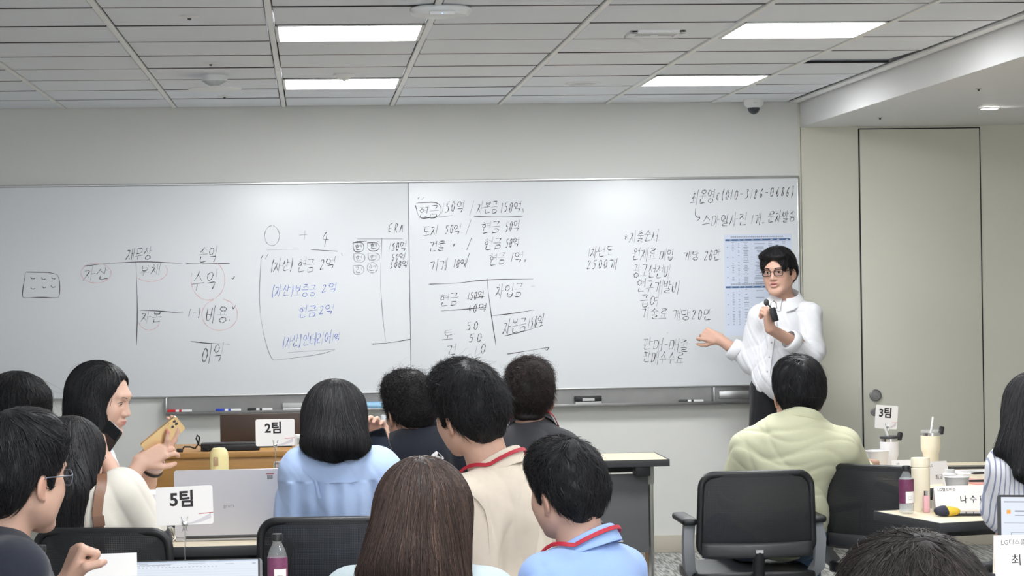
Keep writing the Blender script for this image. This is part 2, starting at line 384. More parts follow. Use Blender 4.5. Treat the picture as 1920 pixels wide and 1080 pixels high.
q = P(697, 772, D-.035); q.z = zbot+.030
t = thing('wipe_roll', q, 'pale blue roll of wipes lying in the tray behind heads', 'roll')
MB().lathe([(0, -.09), (.02, -.09), (.021, -.085), (.021, .085), (.02, .09), (0, .09)], 20, Matrix.Rotation(math.pi/2, 4, 'Y')).build('wrapper', mat('pale_blue', srgb(150, 195, 225), .4), t)
MB().lathe([(0, -.12), (.014, -.12), (.016, -.115), (.016, -.091), (0, -.091)], 20, Matrix.Rotation(math.pi/2, 4, 'Y')).build('end_cap', M['white'], t)
# ---- handwriting: strokes of Hangul letters, figures and lines laid on the board as thin ink
def arc(cx, cy, rx, ry, a0, a1, n=14): return [(cx+rx*math.cos(math.radians(a0+(a1-a0)*i/n)), cy+ry*math.sin(math.radians(a0+(a1-a0)*i/n))) for i in range(n+1)]
J = {'ㄱ': [[(0, .1), (.85, .05), (.9, .15), (.7, 1)]], 'ㄴ': [[(.1, 0), (.05, .85), (.2, .95), (1, .8)]], 'ㄷ': [[(.05, .1), (.9, .05)], [(.05, .1), (.05, .9), (1, .85)]],
 'ㄹ': [[(0, .05), (.9, 0), (.85, .4), (.1, .5), (.1, .95), (1, .9)]], 'ㅁ': [[(.1, .1), (.05, .95)], [(.1, .1), (.95, .05), (.9, .95), (.05, .95)]],
 'ㅂ': [[(.1, 0), (.1, .95), (.9, .95), (.92, 0)], [(.1, .5), (.9, .48)]], 'ㅅ': [[(.5, 0), (.35, .5), (0, 1)], [(.42, .35), (1, .95)]], 'ㅇ': [arc(.5, .5, .45, .45, -110, 260)],
 'ㅈ': [[(.05, .1), (.9, .05), (.5, .55), (0, 1)], [(.5, .5), (1, .95)]], 'ㅊ': [[(.4, -.1), (.6, .05)], [(.05, .25), (.9, .2), (.5, .6), (0, 1)], [(.5, .58), (1, .95)]],
 'ㅋ': [[(0, .1), (.85, .05), (.7, 1)], [(0, .5), (.8, .48)]], 'ㅌ': [[(.05, .05), (.9, 0)], [(.05, .45), (.85, .42)], [(.05, .05), (.05, .95), (1, .9)]],
 'ㅍ': [[(.05, .1), (.95, .05)], [(.3, .1), (.3, .85)], [(.7, .1), (.7, .85)], [(0, .95), (1, .9)]], 'ㅎ': [[(.4, -.1), (.6, 0)], [(.05, .25), (.95, .2)], arc(.5, .68, .34, .3, -100, 260)]}
LEADS = 'ㄱㄲㄴㄷㄸㄹㅁㅂㅃㅅㅆㅇㅈㅉㅊㅋㅌㅍㅎ'; VOW = 'ㅏㅐㅑㅒㅓㅔㅕㅖㅗㅘㅙㅚㅛㅜㅝㅞㅟㅠㅡㅢㅣ'
TAILS = ['', 'ㄱ', 'ㄲ', 'ㄱㅅ', 'ㄴ', 'ㄴㅈ', 'ㄴㅎ', 'ㄷ', 'ㄹ', 'ㄹㄱ', 'ㄹㅁ', 'ㄹㅂ', 'ㄹㅅ', 'ㄹㅌ', 'ㄹㅍ', 'ㄹㅎ', 'ㅁ', 'ㅂ', 'ㅂㅅ', 'ㅅ', 'ㅆ', 'ㅇ', 'ㅈ', 'ㅊ', 'ㅋ', 'ㅌ', 'ㅍ', 'ㅎ']
VR = {'ㅏ': [[(.2, -.1), (.2, 1.05)], [(.2, .45), (.9, .42)]], 'ㅑ': [[(.2, -.1), (.2, 1.05)], [(.2, .3), (.9, .28)], [(.2, .6), (.9, .58)]], 'ㅓ': [[(.7, -.1), (.7, 1.05)], [(0, .45), (.7, .43)]],
 'ㅕ': [[(.75, -.1), (.75, 1.05)], [(0, .3), (.75, .28)], [(0, .6), (.75, .57)]], 'ㅣ': [[(.5, -.1), (.48, 1.05)]], 'ㅐ': [[(.2, 0), (.2, 1)], [(.2, .45), (.7, .43)], [(.8, -.1), (.8, 1.1)]],
 'ㅖ': [[(.45, 0), (.45, 1)], [(0, .3), (.45, .28)], [(0, .6), (.45, .58)], [(.85, -.1), (.85, 1.1)]], 'ㅔ': [[(.45, 0), (.45, 1)], [(0, .45), (.45, .43)], [(.85, -.1), (.85, 1.1)]]}
VB = {'ㅗ': [[(.5, 0), (.5, .6)], [(0, .75), (1, .65)]], 'ㅛ': [[(.3, 0), (.3, .65)], [(.7, 0), (.7, .6)], [(0, .75), (1, .65)]], 'ㅜ': [[(0, .3), (1, .2)], [(.5, .25), (.45, 1)]],
 'ㅠ': [[(0, .3), (1, .2)], [(.3, .28), (.25, 1)], [(.7, .25), (.7, 1)]], 'ㅡ': [[(0, .5), (1, .4)]]}
COMP = {'ㅘ': 'ㅗㅏ', 'ㅙ': 'ㅗㅐ', 'ㅚ': 'ㅗㅣ', 'ㅝ': 'ㅜㅓ', 'ㅞ': 'ㅜㅔ', 'ㅟ': 'ㅜㅣ', 'ㅢ': 'ㅡㅣ'}
ASC = {'0': [arc(.5, .5, .38, .5, -100, 262)], '1': [[(.6, 0), (.4, 1)]], '2': [[(.1, .2), (.4, 0), (.8, .12), (.75, .4), (.1, .95), (.2, 1), (1, .92)]], '3': [[(.1, .05), (.8, .02), (.4, .4), (.85, .6), (.7, .95), (.1, 1)]],
 '4': [[(.55, 0), (.1, .6), (1, .62)], [(.65, .25), (.6, 1.1)]], '5': [[(.3, .05), (.2, .45), (.7, .4), (.85, .7), (.6, 1), (.1, .95)], [(.3, .05), (.95, 0)]], '6': [[(.7, 0), (.2, .5), (.2, .9), (.6, 1), (.8, .75), (.5, .55), (.2, .75)]],
 '8': [[(.8, .12), (.4, 0), (.25, .25), (.75, .65), (.7, .95), (.3, .98), (.25, .7), (.8, .15)]], '(': [[(.7, -.15), (.35, .3), (.35, .75), (.65, 1.15)]], ')': [[(.3, -.15), (.65, .3), (.65, .75), (.3, 1.15)]],
 '-': [[(.1, .5), (.9, .48)]], '_': [[(.1, .98), (.9, .96)]], '/': [[(.8, -.2), (.1, 1.2)]], '+': [[(.5, .1), (.5, .9)], [(.05, .5), (.95, .48)]], '.': [[(.3, .93), (.38, 1)]], 'C': [arc(.55, .5, .4, .45, -60, -300)],
 'E': [[(.9, .05), (.2, .1), (.15, .9), (.9, .85)], [(.1, .5), (.75, .45)]], 'R': [[(.2, 0), (.15, 1)], [(.2, .05), (.8, .1), (.75, .4), (.2, .5), (.9, 1)]], 'A': [[(0, 1), (.5, 0), (.9, 1)], [(.2, .6), (.8, .58)]],
 '*': [[(.5, .1), (.5, .9)], [(.1, .3), (.9, .7)], [(.9, .3), (.1, .75)]], ',': [[(.5, .75), (.3, 1.1)], [(.9, .75), (.7, 1.1)]], 'v': [[(.1, .3), (.35, .8), (.9, .1)]], '"': [[(.45, .2), (.3, .55)], [(.75, .2), (.6, .55)]]}
def fit(st, x0, y0, x1, y1): return [[(x0+(x1-x0)*x, y0+(y1-y0)*y) for x, y in s] for s in st]
def glyph(ch):
    if ch in ASC: return fit(ASC[ch], .18, .05, .82, .95), .62 if ch not in '(),./1' else .42
    i = ord(ch)-0xAC00
    if not 0 <= i < 11172: return [], .5
    l, v, tl = LEADS[i//588], VOW[(i % 588)//28], TAILS[i % 28]
    out = []; yb = .56 if tl else 1.0
    vs = COMP.get(v, v)
    if vs[0] in VB:
        xr_ = .62 if len(vs) > 1 else .95
        out += fit(J[l], .15, 0, xr_-.12, yb*.52); out += fit(VB[vs[0]], .0, yb*.55, xr_, yb*1.0)
        if len(vs) > 1: out += fit(VR[vs[1]], .62, 0, 1.0, yb)
    else:
        out += fit(J[l], .02, .08*yb, .52, yb*.92); out += fit(VR[vs[0]], .58, 0, 1.0, yb)
    for n, c_ in enumerate(tl): out += fit(J[c_], .2+.4*n, .64, .9 if len(tl) == 1 else .55+.4*n, 1.0)
    return out, 1.0
def smooth(pts, it=2):
    for _ in range(it):
        if len(pts) < 3: return pts
        q = [pts[0]]
        for a, b in zip(pts, pts[1:]): q += [(a[0]*.75+b[0]*.25, a[1]*.75+b[1]*.25), (a[0]*.25+b[0]*.75, a[1]*.25+b[1]*.75)]
        pts = q+[pts[-1]]
    return pts
class Ink:
    def __init__(s): s.bm = bmesh.new(); s.n = 0
    def stroke(s, pts, wd=.0042, jit=0):
        s.n += 1; yo = YBD-.0004-.00012*(s.n % 9)
        pts = smooth(pts); q = [P(x, y, YBD) for x, y in pts]
        n = len(q); prev = None
        for i, p in enumerate(q):
            t = q[min(i+1, n-1)]-q[max(i-1, 0)]; t.y = 0
            if t.length < 1e-7: t = Vector((1, 0, 0))
            t.normalize(); a = Vector((-t.z, 0, t.x))
            wv = wd*.5*(.75+.35*math.sin(i*.7+s.n)) * (.6 if i in (0, n-1) else 1)
            l, r = s.bm.verts.new((p.x+a.x*wv, yo, p.z+a.z*wv)), s.bm.verts.new((p.x-a.x*wv, yo, p.z-a.z*wv))
            if prev: s.bm.faces.new((prev[0], prev[1], r, l))
            prev = (l, r)
    def word(s, tx, xl, yl, xr, yr, h, wd=.0042, slant=.16):
        gl = [glyph(c) if c != ' ' else ([], .5) for c in tx]; tot = sum(g[1] for g in gl); u = 0
        for st, adv in gl:
            cw = (xr-xl)/tot*adv
            for k in st:
                jx, jy = random.uniform(-.05, .05), random.uniform(-.05, .05)
                pts = []
                for x, y in k:
                    x += jx+random.uniform(-.025, .025); y += jy+random.uniform(-.025, .025)
                    px = xl+(xr-xl)*u/tot + cw*x*.92; f = (px-xl)/max(1, xr-xl)
                    py = yl+(yr-yl)*f + (y-.5)*h
                    pts.append((px - (y-.5)*h*slant, py))
                s.stroke(pts, wd)
            u += adv
    def build(s, m, name='drawn_lines'):
        me = bpy.data.meshes.new(name); s.bm.to_mesh(me); s.bm.free(); me.materials.append(m)
        me.transform(loc_m); o = bpy.data.objects.new(name, me); link(o, wb); return o
def word(m, a):
    q = Ink(); q.n = random.randrange(9); q.word(*a); q.build(m, 'handwriting')
k = Ink(); fa = Ink(); bl = Ink(); rd = Ink()
for a in [('재무상', 237, 478, 287, 474, 22), ('자산', 157, 515, 207, 512, 22), ('부채', 262, 509, 302, 504, 19), ('손익.', 372, 478, 418, 476, 30), ('수익', 361, 527, 411, 524, 36), ('(-)', 352, 588, 378, 587, 16),
          ('비용.', 386, 590, 438, 590, 30), ('자본', 265, 596, 305, 594, 18), ('이익', 380, 665, 421, 661, 34), ('v', 432, 522, 443, 522, 10), ('v', 433, 577, 444, 577, 14),
          ('4', 598, 447, 624, 447, 28), ('(자산)', 508, 500, 550, 497, 22), ('현금', 558, 499, 592, 496, 24), ('2억', 599, 496, 630, 493, 22), ('ERA', 727, 429, 759, 426, 20),
          ('현', 666, 463, 680, 463, 10), ('현', 694, 462, 708, 462, 10), ('150억', 728, 464, 763, 461, 17), ('50억', 733, 483, 761, 481, 13), ('500억', 731, 497, 766, 494, 14),
          ('현금', 785, 398, 824, 396, 24), ('150억', 827, 390, 873, 386, 21), ('/', 880, 391, 890, 390, 22), ('자본금', 894, 391, 935, 388, 21), ('150억,', 938, 389, 985, 387, 20),
          ('토지', 793, 435, 823, 432, 19), ('50억.', 834, 431, 871, 429, 18), ('/', 873, 426, 887, 425, 22), ('현금', 902, 428, 940, 426, 22), ('50억', 947, 425, 975, 423, 20),
          ('건물', 805, 462, 836, 460, 18), ('" .', 846, 461, 872, 459, 16), ('/', 873, 456, 888, 456, 20), ('현금', 908, 458, 942, 456, 22), ('50억', 947, 456, 974, 454, 18),
          ('기계', 807, 499, 840, 496, 20), ('10억', 850, 495, 876, 492, 17), ('/', 872, 487, 882, 487, 22), ('현금', 917, 487, 949, 484, 22), ('1억,', 957, 483, 990, 481, 18),
          ('현금', 825, 563, 861, 560, 22), ('150억', 876, 556, 908, 552, 16), ('40억', 876, 580, 914, 576, 16), ('차입금', 930, 546, 982, 543, 24), ('-', 993, 537, 1006, 536, 10), ('자본금', 944, 615, 988, 608, 26),
          ('150억', 990, 606, 1020, 599, 22), ('토', 830, 629, 853, 627, 20), ('50', 872, 612, 900, 610, 17), ('50', 877, 634, 907, 632, 17), ('건', 838, 657, 857, 655, 20), ('10', 888, 656, 914, 654, 20),
          ('최운영', 1296, 371, 1341, 368, 25), ('C', 1341, 369, 1353, 368, 17), ('(010-3186-0686)', 1352, 366, 1490, 359, 19), ('스마일사진', 1317, 415, 1402, 411, 23), ('1개_', 1408, 411, 1437, 409, 19), ('문자발송', 1440, 408, 1493, 404, 21),
          ('*', 1168, 445, 1180, 443, 14), ('지출순서.', 1181, 444, 1241, 442, 21), ('1차년도', 1102, 474, 1150, 470, 20), ('2500개', 1099, 497, 1159, 494, 18), ('원재료', 1186, 477, 1232, 475, 23), ('매입.', 1237, 478, 1270, 477, 20),
          ('개당.', 1282, 480, 1319, 478, 17), ('20만', 1320, 480, 1352, 478, 20), ('광고선전비', 1187, 508, 1259, 510, 25), ('연구개발비', 1195, 535, 1276, 539, 23), ('급여', 1201, 564, 1236, 562, 22), ('기술료', 1203, 587, 1253, 589, 20),
          ('개당20만', 1259, 590, 1337, 590, 20), ('판매-매출', 1206, 645, 1293, 648, 22), ('판매수수료', 1206, 669, 1283, 673, 22)]: word(M['ink'], a)
for pts in [[(158, 499), (200, 494), (270, 490), (342, 494)], [(349, 494), (390, 494), (431, 494)], [(255, 490), (258, 580), (256, 648)], [(262, 582), (300, 583), (344, 587)], [(357, 640), (390, 644), (431, 645)],
            [(48, 510), (106, 511), (112, 525), (112, 555), (106, 559), (75, 557), (44, 559), (41, 553), (48, 510)], [(583, 468), (633, 471)], [(493, 478), (490, 484)], [(503, 476), (497, 486)], [(640, 474), (642, 480)],
            [(780, 381), (826, 378), (828, 405), (800, 409), (785, 409), (779, 385)], [(785, 411), (848, 404)], [(888, 405), (930, 407), (980, 405)], [(804, 533), (860, 531), (912, 524), (1000, 523)], [(913, 522), (918, 570), (930, 648)],
            [(827, 583), (870, 580), (912, 576)], [(922, 592), (960, 588), (1002, 581)], [(946, 630), (980, 622), (1018, 610)], [(950, 664), (990, 658), (1030, 651)], [(876, 560), (908, 556)], [(1022, 654), (1025, 658), (1029, 652)],
            [(1304, 391), (1303, 405), (1312, 409)], [(1306, 415), (1313, 409), (1309, 404)], [(662, 455), (682, 454), (682, 472), (663, 473), (662, 455)], [(689, 455), (711, 455), (711, 470), (690, 471), (689, 455)],
            [(698, 645), (730, 643), (770, 636)], [(783, 373), (786, 370)], [(790, 374), (795, 370)], [(661, 457), (666, 453), (688, 452)], [(704, 455), (710, 452)]]: k.stroke(pts)
for x, y in ((60, 520), (80, 521), (99, 520), (60, 539), (81, 537), (98, 536)): k.stroke(arc(x+2, y, 4, 3, 200, 20, 6))
for pts in [arc(510, 442, 14, 19, -80, 270), [(561, 441), (576, 440)], [(572, 432), (571, 449)], [(500, 469), (560, 467)], [(490, 480), (485, 560), (492, 620), (508, 675), (520, 675), (600, 665), (628, 656)], [(540, 661), (628, 655)],
            [(670, 448), (755, 448)], [(716, 446), (713, 530), (717, 590), (723, 640)], [(663, 476), (684, 475), (684, 492), (664, 492), (663, 476)], [(690, 475), (711, 474), (712, 490), (691, 489), (690, 475)], [(662, 498), (682, 497), (682, 514), (663, 515), (662, 498)],
            arc(698, 502, 10, 10, -90, 270), [(1251, 623), (1252, 625)]]: fa.stroke(pts, .0038)
for a in [('현', 667, 484, 681, 484, 10), ('현', 694, 483, 708, 483, 10), ('건', 666, 506, 680, 506, 11), ('현', 691, 502, 706, 502, 11)]: word(M['ink_faint'], a)
for a in [('(자산)', 509, 547, 552, 544, 21), ('보증금.', 552, 546, 600, 544, 22), ('2억', 603, 541, 634, 538, 17), ('현금', 560, 585, 595, 582, 22), ('2억', 598, 582, 628, 579, 18), ('(자산)', 530, 642, 566, 638, 22), ('인테리어', 568, 638, 622, 632, 22), ('1억', 622, 634, 638, 631, 16)]: word(M['ink_blue'], a)
for pts in [arc(180, 512, 29, 19, -60, 290), arc(282, 508, 32, 20, -30, 140), arc(280, 600, 20, 19, 20, 170), arc(390, 525, 32, 38, -60, 200), arc(412, 590, 34, 30, -80, 250)]: rd.stroke(pts, .004)
k.build(M['ink'])['label'] = 'black marker lines'; fa.build(M['ink_faint'])['label'] = 'faint grey marker lines'; rd.build(M['ink_red'])['label'] = 'pale red circled marks'
# ---- printed sheet of tables on the board
c4 = [P(1357, 440, YBD), P(1484, 437, YBD), P(1490, 627, YBD), P(1360, 630, YBD)]
o_ = c4[3]; w_ = (c4[1]-c4[0]).length; h_ = (c4[0]-c4[3]).length
t = thing('printed_sheet', (o_.x, YBD, o_.z), 'pale blue-white printed sheet with two tables stuck on the whiteboard', 'poster')
def pbox(x, z, w2, h2, d, m, name, par): return MB().box((x, -.0008-d, z), (w2, .0006, h2)).build(name, m, par, smooth=0)
MB().box((w_/2, -.0004, h_/2), (w_, .0007, h_)).build('sheet', mat('pale_blue_paper', srgb(214, 222, 238), .6), t)
navy = mat('navy_print', srgb(70, 104, 150), .7); gp = mat('grey_print', srgb(160, 168, 186), .8); lp = mat('pale_line_print', srgb(198, 206, 222), .8)
for zz0, rows in ((.945, 26), (.48, 22)):
    pbox(w_*.5, h_*(zz0-.0), w_*.96, .011, .0003, navy, 'header_bar', t)
    d = MB()
    x = .10
    while x < .86:
        l = random.uniform(.012, .03); d.box((w_*(x+l/2), -.0010, h_*(zz0+.03)), (w_*l, .0005, .0085)); x += l+.006
    for c_ in (.1, .22, .3, .42, .55, .7, .8, .93): d.box((w_*c_, -.0016, h_*zz0), (w_*.03, .0005, .003), mi=1)
    for r in range(rows):
        z = h_*(zz0-.022-r*.0165)
        for c_, s_ in ((.13, .04), (.215, .03), (.32, .08), (.52, .16), (.68, .06), (.78, .07), (.88, .06)):
            if random.random() < .72: d.box((w_*c_, -.0010, z), (w_*s_*random.uniform(.4, 1), .0005, .004))
        if r % 6 == 3: d.box((w_*.05, -.0010, z), (w_*.022, .0005, .0055))
    d.build('table_print', [gp, M['paper']], t, smooth=0)
    d = MB()
    for r in range(0, rows+1, 1): d.box((w_*.5, -.0009, h_*(zz0-.014-r*.0165)), (w_*.96, .0003, .0007))
    for c_ in (.02, .08, .17, .255, .40, .62, .74, .83, .98): d.box((w_*c_, -.0009, h_*(zz0-.014-rows*.00825)), (.0007, .0003, h_*rows*.0165))
    d.build('rule_lines', lp, t, smooth=0)
# ------------------------------------------------------------------ smooth implicit shapes (bodies, hair, clothes) turned into one continuous mesh
def npv(v): return np.array(v, dtype=np.float64)
class SDF:
    def __init__(s, M=None): s.p = []; s.M = M
    def T(s, v):
        v = Vector(v)
        return npv(s.M @ v) if s.M is not None else npv(v)
    def sc(s): return s.M.to_scale()[0] if s.M is not None else 1.0
    def rot(s): return np.array(s.M.to_3x3().normalized()) if s.M is not None else np.eye(3)
    def rc(s, a, b, ra, rb=None, k=.02, op=1):
        q = s.sc(); s.p.append(('rc', s.T(a), s.T(b), ra*q, (ra if rb is None else rb)*q, k, op)); return s
    def el(s, c, r, R=None, k=.02, op=1):
        Rm = s.rot() @ (np.array(R) if R is not None else np.eye(3))
        s.p.append(('el', s.T(c), npv(r)*s.sc(), Rm, None, k, op)); return s
    def chain(s, pts, rs, k=.02):
        for a, b, ra, rb in zip(pts, pts[1:], rs, rs[1:]): s.rc(a, b, ra, rb, k)
        return s
    def plane(s, pt, n, k=.01):
        """cuts away the side the normal points to"""
        n = s.rot() @ npv(Vector(n).normalized()); s.p.append(('pl', s.T(pt), n, 0, 0, k, -1)); return s
    @staticmethod
    def dist(pr, X, Y, Z):
        t = pr[0]
        if t == 'rc':
            a, b, ra, rb = pr[1:5]; ab = b-a; L = max(1e-9, float(ab @ ab))
            h = np.clip(((X-a[0])*ab[0]+(Y-a[1])*ab[1]+(Z-a[2])*ab[2])/L, 0, 1)
            return np.sqrt((X-a[0]-h*ab[0])**2+(Y-a[1]-h*ab[1])**2+(Z-a[2]-h*ab[2])**2) - (ra+(rb-ra)*h)
        if t == 'el':
            c, r, R = pr[1:4]; x, y, z = X-c[0], Y-c[1], Z-c[2]
            u, v, w_ = x*R[0, 0]+y*R[1, 0]+z*R[2, 0], x*R[0, 1]+y*R[1, 1]+z*R[2, 1], x*R[0, 2]+y*R[1, 2]+z*R[2, 2]
            k0 = np.sqrt((u/r[0])**2+(v/r[1])**2+(w_/r[2])**2); k1 = np.sqrt((u/r[0]**2)**2+(v/r[1]**2)**2+(w_/r[2]**2)**2)
            return k0*(k0-1)/np.maximum(k1, 1e-6)
        c, n = pr[1:3]
        return -((X-c[0])*n[0]+(Y-c[1])*n[1]+(Z-c[2])*n[2])
    @staticmethod
    def box(pr):
        if pr[0] == 'rc':
            a, b, ra, rb = pr[1:5]; r = max(ra, rb); return np.minimum(a, b)-r, np.maximum(a, b)+r
        c, r, R = pr[1:4]; e = np.sqrt(((R*r[None, :])**2).sum(1)); return c-e, c+e
    @staticmethod
    def comb(D, d, k, op):
        if op < 0: d = -d; h = np.clip(.5-.5*(d-D)/k, 0, 1); return d*(1-h)+D*h + k*h*(1-h)
        h = np.clip(.5+.5*(d-D)/k, 0, 1); return d*(1-h)+D*h - k*h*(1-h)
    def at(s, pts):
        X, Y, Z = pts[:, 0], pts[:, 1], pts[:, 2]; D = np.full(len(pts), 1.0)
        for pr in s.p: D = s.comb(D, s.dist(pr, X, Y, Z), pr[5], pr[6])
        return D
    def grad(s, pts, e=.002):
        g = np.zeros_like(pts)
        for k in ((1, -1, -1), (-1, -1, 1), (-1, 1, -1), (1, 1, 1)):
            k = npv(k); g += s.at(pts+k*e)[:, None]*k
        return g/np.maximum(1e-9, np.linalg.norm(g, axis=1))[:, None]
    def push(s, pts, off, it=4):
        pts = np.array([npv(p) for p in pts])
        for _ in range(it): pts = pts + s.grad(pts)*(off-s.at(pts))[:, None]
        return [Vector(p) for p in pts]
    def mesh(s, vox, disp=None):
        add = [pr for pr in s.p if pr[6] > 0]; bs = [s.box(p) for p in add]
        lo = np.min([b[0] for b in bs], 0)-3*vox-.012; hi = np.max([b[1] for b in bs], 0)+3*vox+.012
        n = np.ceil((hi-lo)/vox).astype(int)+1
        ax = [(lo[i]+np.arange(n[i])*vox).astype(np.float32) for i in range(3)]
        D = np.full(n, 1.0, np.float32)
        for pr in s.p:
            if pr[0] == 'pl': sl = [slice(0, n[i]) for i in range(3)]
            else:
                a, b = s.box(pr); m = pr[5]+2*vox+.012
                sl = [slice(max(0, int((a[i]-m-lo[i])/vox)), min(n[i], int((b[i]+m-lo[i])/vox)+2)) for i in range(3)]
            X, Y, Z = ax[0][sl[0]][:, None, None], ax[1][sl[1]][None, :, None], ax[2][sl[2]][None, None, :]
            D[tuple(sl)] = s.comb(D[tuple(sl)], s.dist(pr, X, Y, Z).astype(np.float32), pr[5], pr[6])
        if disp is not None:
            I = np.nonzero(np.abs(D) < .03)
            D[I] += disp(ax[0][I[0]], ax[1][I[1]], ax[2][I[2]]).astype(np.float32)
        return nets(D, lo, vox)
def nets(D, lo, vox):
    Sg = D < 0; n = D.shape
    c = np.zeros((n[0]-1, n[1]-1, n[2]-1), np.uint8)
    for i in (0, 1):
        for j in (0, 1):
            for k in (0, 1): c += Sg[i:n[0]-1+i, j:n[1]-1+j, k:n[2]-1+k]
    I = np.nonzero((c > 0) & (c < 8)); m = len(I[0])
    idx = np.full(c.shape, -1, np.int32); idx[I] = np.arange(m)
    V = {}
    for i in (0, 1):
        for j in (0, 1):
            for k in (0, 1): V[i, j, k] = D[I[0]+i, I[1]+j, I[2]+k]
    acc = np.zeros((m, 3)); cnt = np.zeros(m)
    for a in V:
        for ax_ in range(3):
            if a[ax_]: continue
            b = tuple(1 if q == ax_ else a[q] for q in range(3))
            va, vb = V[a], V[b]; cr_ = (va < 0) != (vb < 0)
            t = np.where(cr_, va/np.where(cr_, va-vb, 1), 0)
            for q in range(3): acc[:, q] += np.where(cr_, a[q]+(t if q == ax_ else 0), 0)
            cnt += cr_
    pos = lo + (np.stack(I, 1) + acc/cnt[:, None])*vox
    qs = []
    for ax_ in range(3):
        o1, o2 = [(1, 2), (2, 0), (0, 1)][ax_]
        sl = [slice(None)]*3; a = list(sl); b = list(sl); a[ax_] = slice(0, -1); b[ax_] = slice(1, None)
        A, B_ = Sg[tuple(a)], Sg[tuple(b)]
        for sign, mask in ((1, A & ~B_), (-1, ~A & B_)):
            E = np.stack(np.nonzero(mask), 1)
            E = E[(E[:, o1] > 0) & (E[:, o2] > 0) & (E[:, o1] < n[o1]-1) & (E[:, o2] < n[o2]-1)]
            if not len(E): continue
            f = []
            for d1, d2 in ((1, 1), (0, 1), (0, 0), (1, 0)):
                q = E.copy(); q[:, o1] -= d1; q[:, o2] -= d2; f.append(idx[q[:, 0], q[:, 1], q[:, 2]])
            f = np.stack(f, 1); qs.append(f if sign > 0 else f[:, ::-1])
    return pos, np.concatenate(qs)
def mesh_obj(name, V, Q, m, parent=None, col=None):
    me = bpy.data.meshes.new(name); nv, nq = len(V), len(Q)
    inv = np.array(parent.matrix_world.inverted()) if parent is not None else np.eye(4)
    V = V @ inv[:3, :3].T + inv[:3, 3]
    me.vertices.add(nv); me.vertices.foreach_set('co', V.astype(np.float32).ravel())
    me.loops.add(nq*4); me.loops.foreach_set('vertex_index', Q.astype(np.int32).ravel())
    me.polygons.add(nq); me.polygons.foreach_set('loop_start', np.arange(0, nq*4, 4, dtype=np.int32))
    me.polygons.foreach_set('use_smooth', np.ones(nq, bool))
    me.update(); me.validate()
    if col is not None:
        at = me.color_attributes.new('tint', 'FLOAT_COLOR', 'POINT'); at.data.foreach_set('color', np.concatenate([col, np.ones((nv, 1))], 1).astype(np.float32).ravel())
    me.materials.append(m)
    o = bpy.data.objects.new(name, me); link(o, parent); return o
def waves(amp, scale, seed, dirn=None, n=4):
    """soft cloth folds: warped waves running mostly across dirn"""
    r = np.random.default_rng(seed); kk = []
    for _ in range(n):
        v = r.normal(size=3)
        if dirn is not None: v = npv(dirn)/np.linalg.norm(dirn)*1.0 + v*.38
        else: v = v/np.linalg.norm(v)
        kk.append(v*scale*r.uniform(.6, 1.5))
    ph = r.uniform(0, 6.28, n); kw = r.normal(size=(2, 3))*scale*.28
    def f(x, y, z):
        w1 = np.sin(kw[0, 0]*x+kw[0, 1]*y+kw[0, 2]*z); w2 = np.sin(kw[1, 0]*x+kw[1, 1]*y+kw[1, 2]*z+1); d = 0
        for i, (k_, p_) in enumerate(zip(kk, ph)):
            q = np.sin(k_[0]*x+k_[1]*y+k_[2]*z+p_+1.6*w1); g = .5+.5*(w2 if i % 2 else w1)
            d = d + (q*.45 + (1-np.abs(q))**3*.6)*g
        return d*amp
    return f
def strands(s, V, roots, flow, n, L, steps, r, lift=.001, tip=.004, rnd=.25, wav=0, wf=40, seed=1, taper=.25):
    """thin tapered locks that follow the hair volume s"""
    g = np.random.default_rng(seed); ids = np.nonzero(roots)[0]
    if not len(ids): return None
    p = V[g.choice(ids, n)]; N0 = s.grad(p); L = L*g.uniform(.55, 1.15, n); ph = g.uniform(0, 6.28, n); rv = g.normal(size=(n, 3))*rnd
    path = []
    for i in range(steps):
        nr = s.grad(p); t = i/(steps-1)
        p = p + nr*((lift+tip*t*t*(1+rv[:, 0]))-s.at(p))[:, None]*(1 if t < .95 else .5)
        path.append(p.copy())
        d = flow(p); d = d/np.maximum(1e-6, np.linalg.norm(d, axis=1))[:, None] + rv
        d = d - nr*(d*nr).sum(1)[:, None]; d /= np.maximum(1e-6, np.linalg.norm(d, axis=1))[:, None]
        if wav: sd = np.cross(nr, d); d = d + sd*(wav*np.sin(ph+wf*t*6.28))[:, None] + nr*(wav*.5*np.cos(ph+wf*t*6.28))[:, None]
        p = p + d*(L/(steps-1))[:, None]
    A = np.stack(path, 1); tg = np.gradient(A, axis=1); tg /= np.maximum(1e-9, np.linalg.norm(tg, axis=2))[..., None]
    u = np.cross(tg, N0[:, None, :]); u /= np.maximum(1e-9, np.linalg.norm(u, axis=2))[..., None]; v = np.cross(tg, u)
    rad = (r*g.uniform(.6, 1.3, n))[:, None]*np.linspace(1, taper, steps)[None, :]*np.where(np.arange(steps) == 0, .7, 1)
    ring = [A + (u*math.cos(a)+v*math.sin(a))*rad[..., None] for a in (0, 2.094, 4.189)]
    W = np.stack(ring, 2)
    b = (np.arange(n)*steps*3)[:, None, None] + (np.arange(steps-1)*3)[None, :, None] + np.arange(3)[None, None, :]
    b2 = (np.arange(n)*steps*3)[:, None, None] + (np.arange(steps-1)*3)[None, :, None] + ((np.arange(3)+1) % 3)[None, None, :]
    Q = np.stack([b, b2, b2+3, b+3], -1).reshape(-1, 4)
    return W.reshape(-1, 3), Q, steps
def merge(parts):
    Vs, Qs, o = [], [], 0
    for q in parts:
        if q is None: continue
        Vs.append(q[0]); Qs.append(q[1]+o); o += len(q[0])
    return np.concatenate(Vs), np.concatenate(Qs)
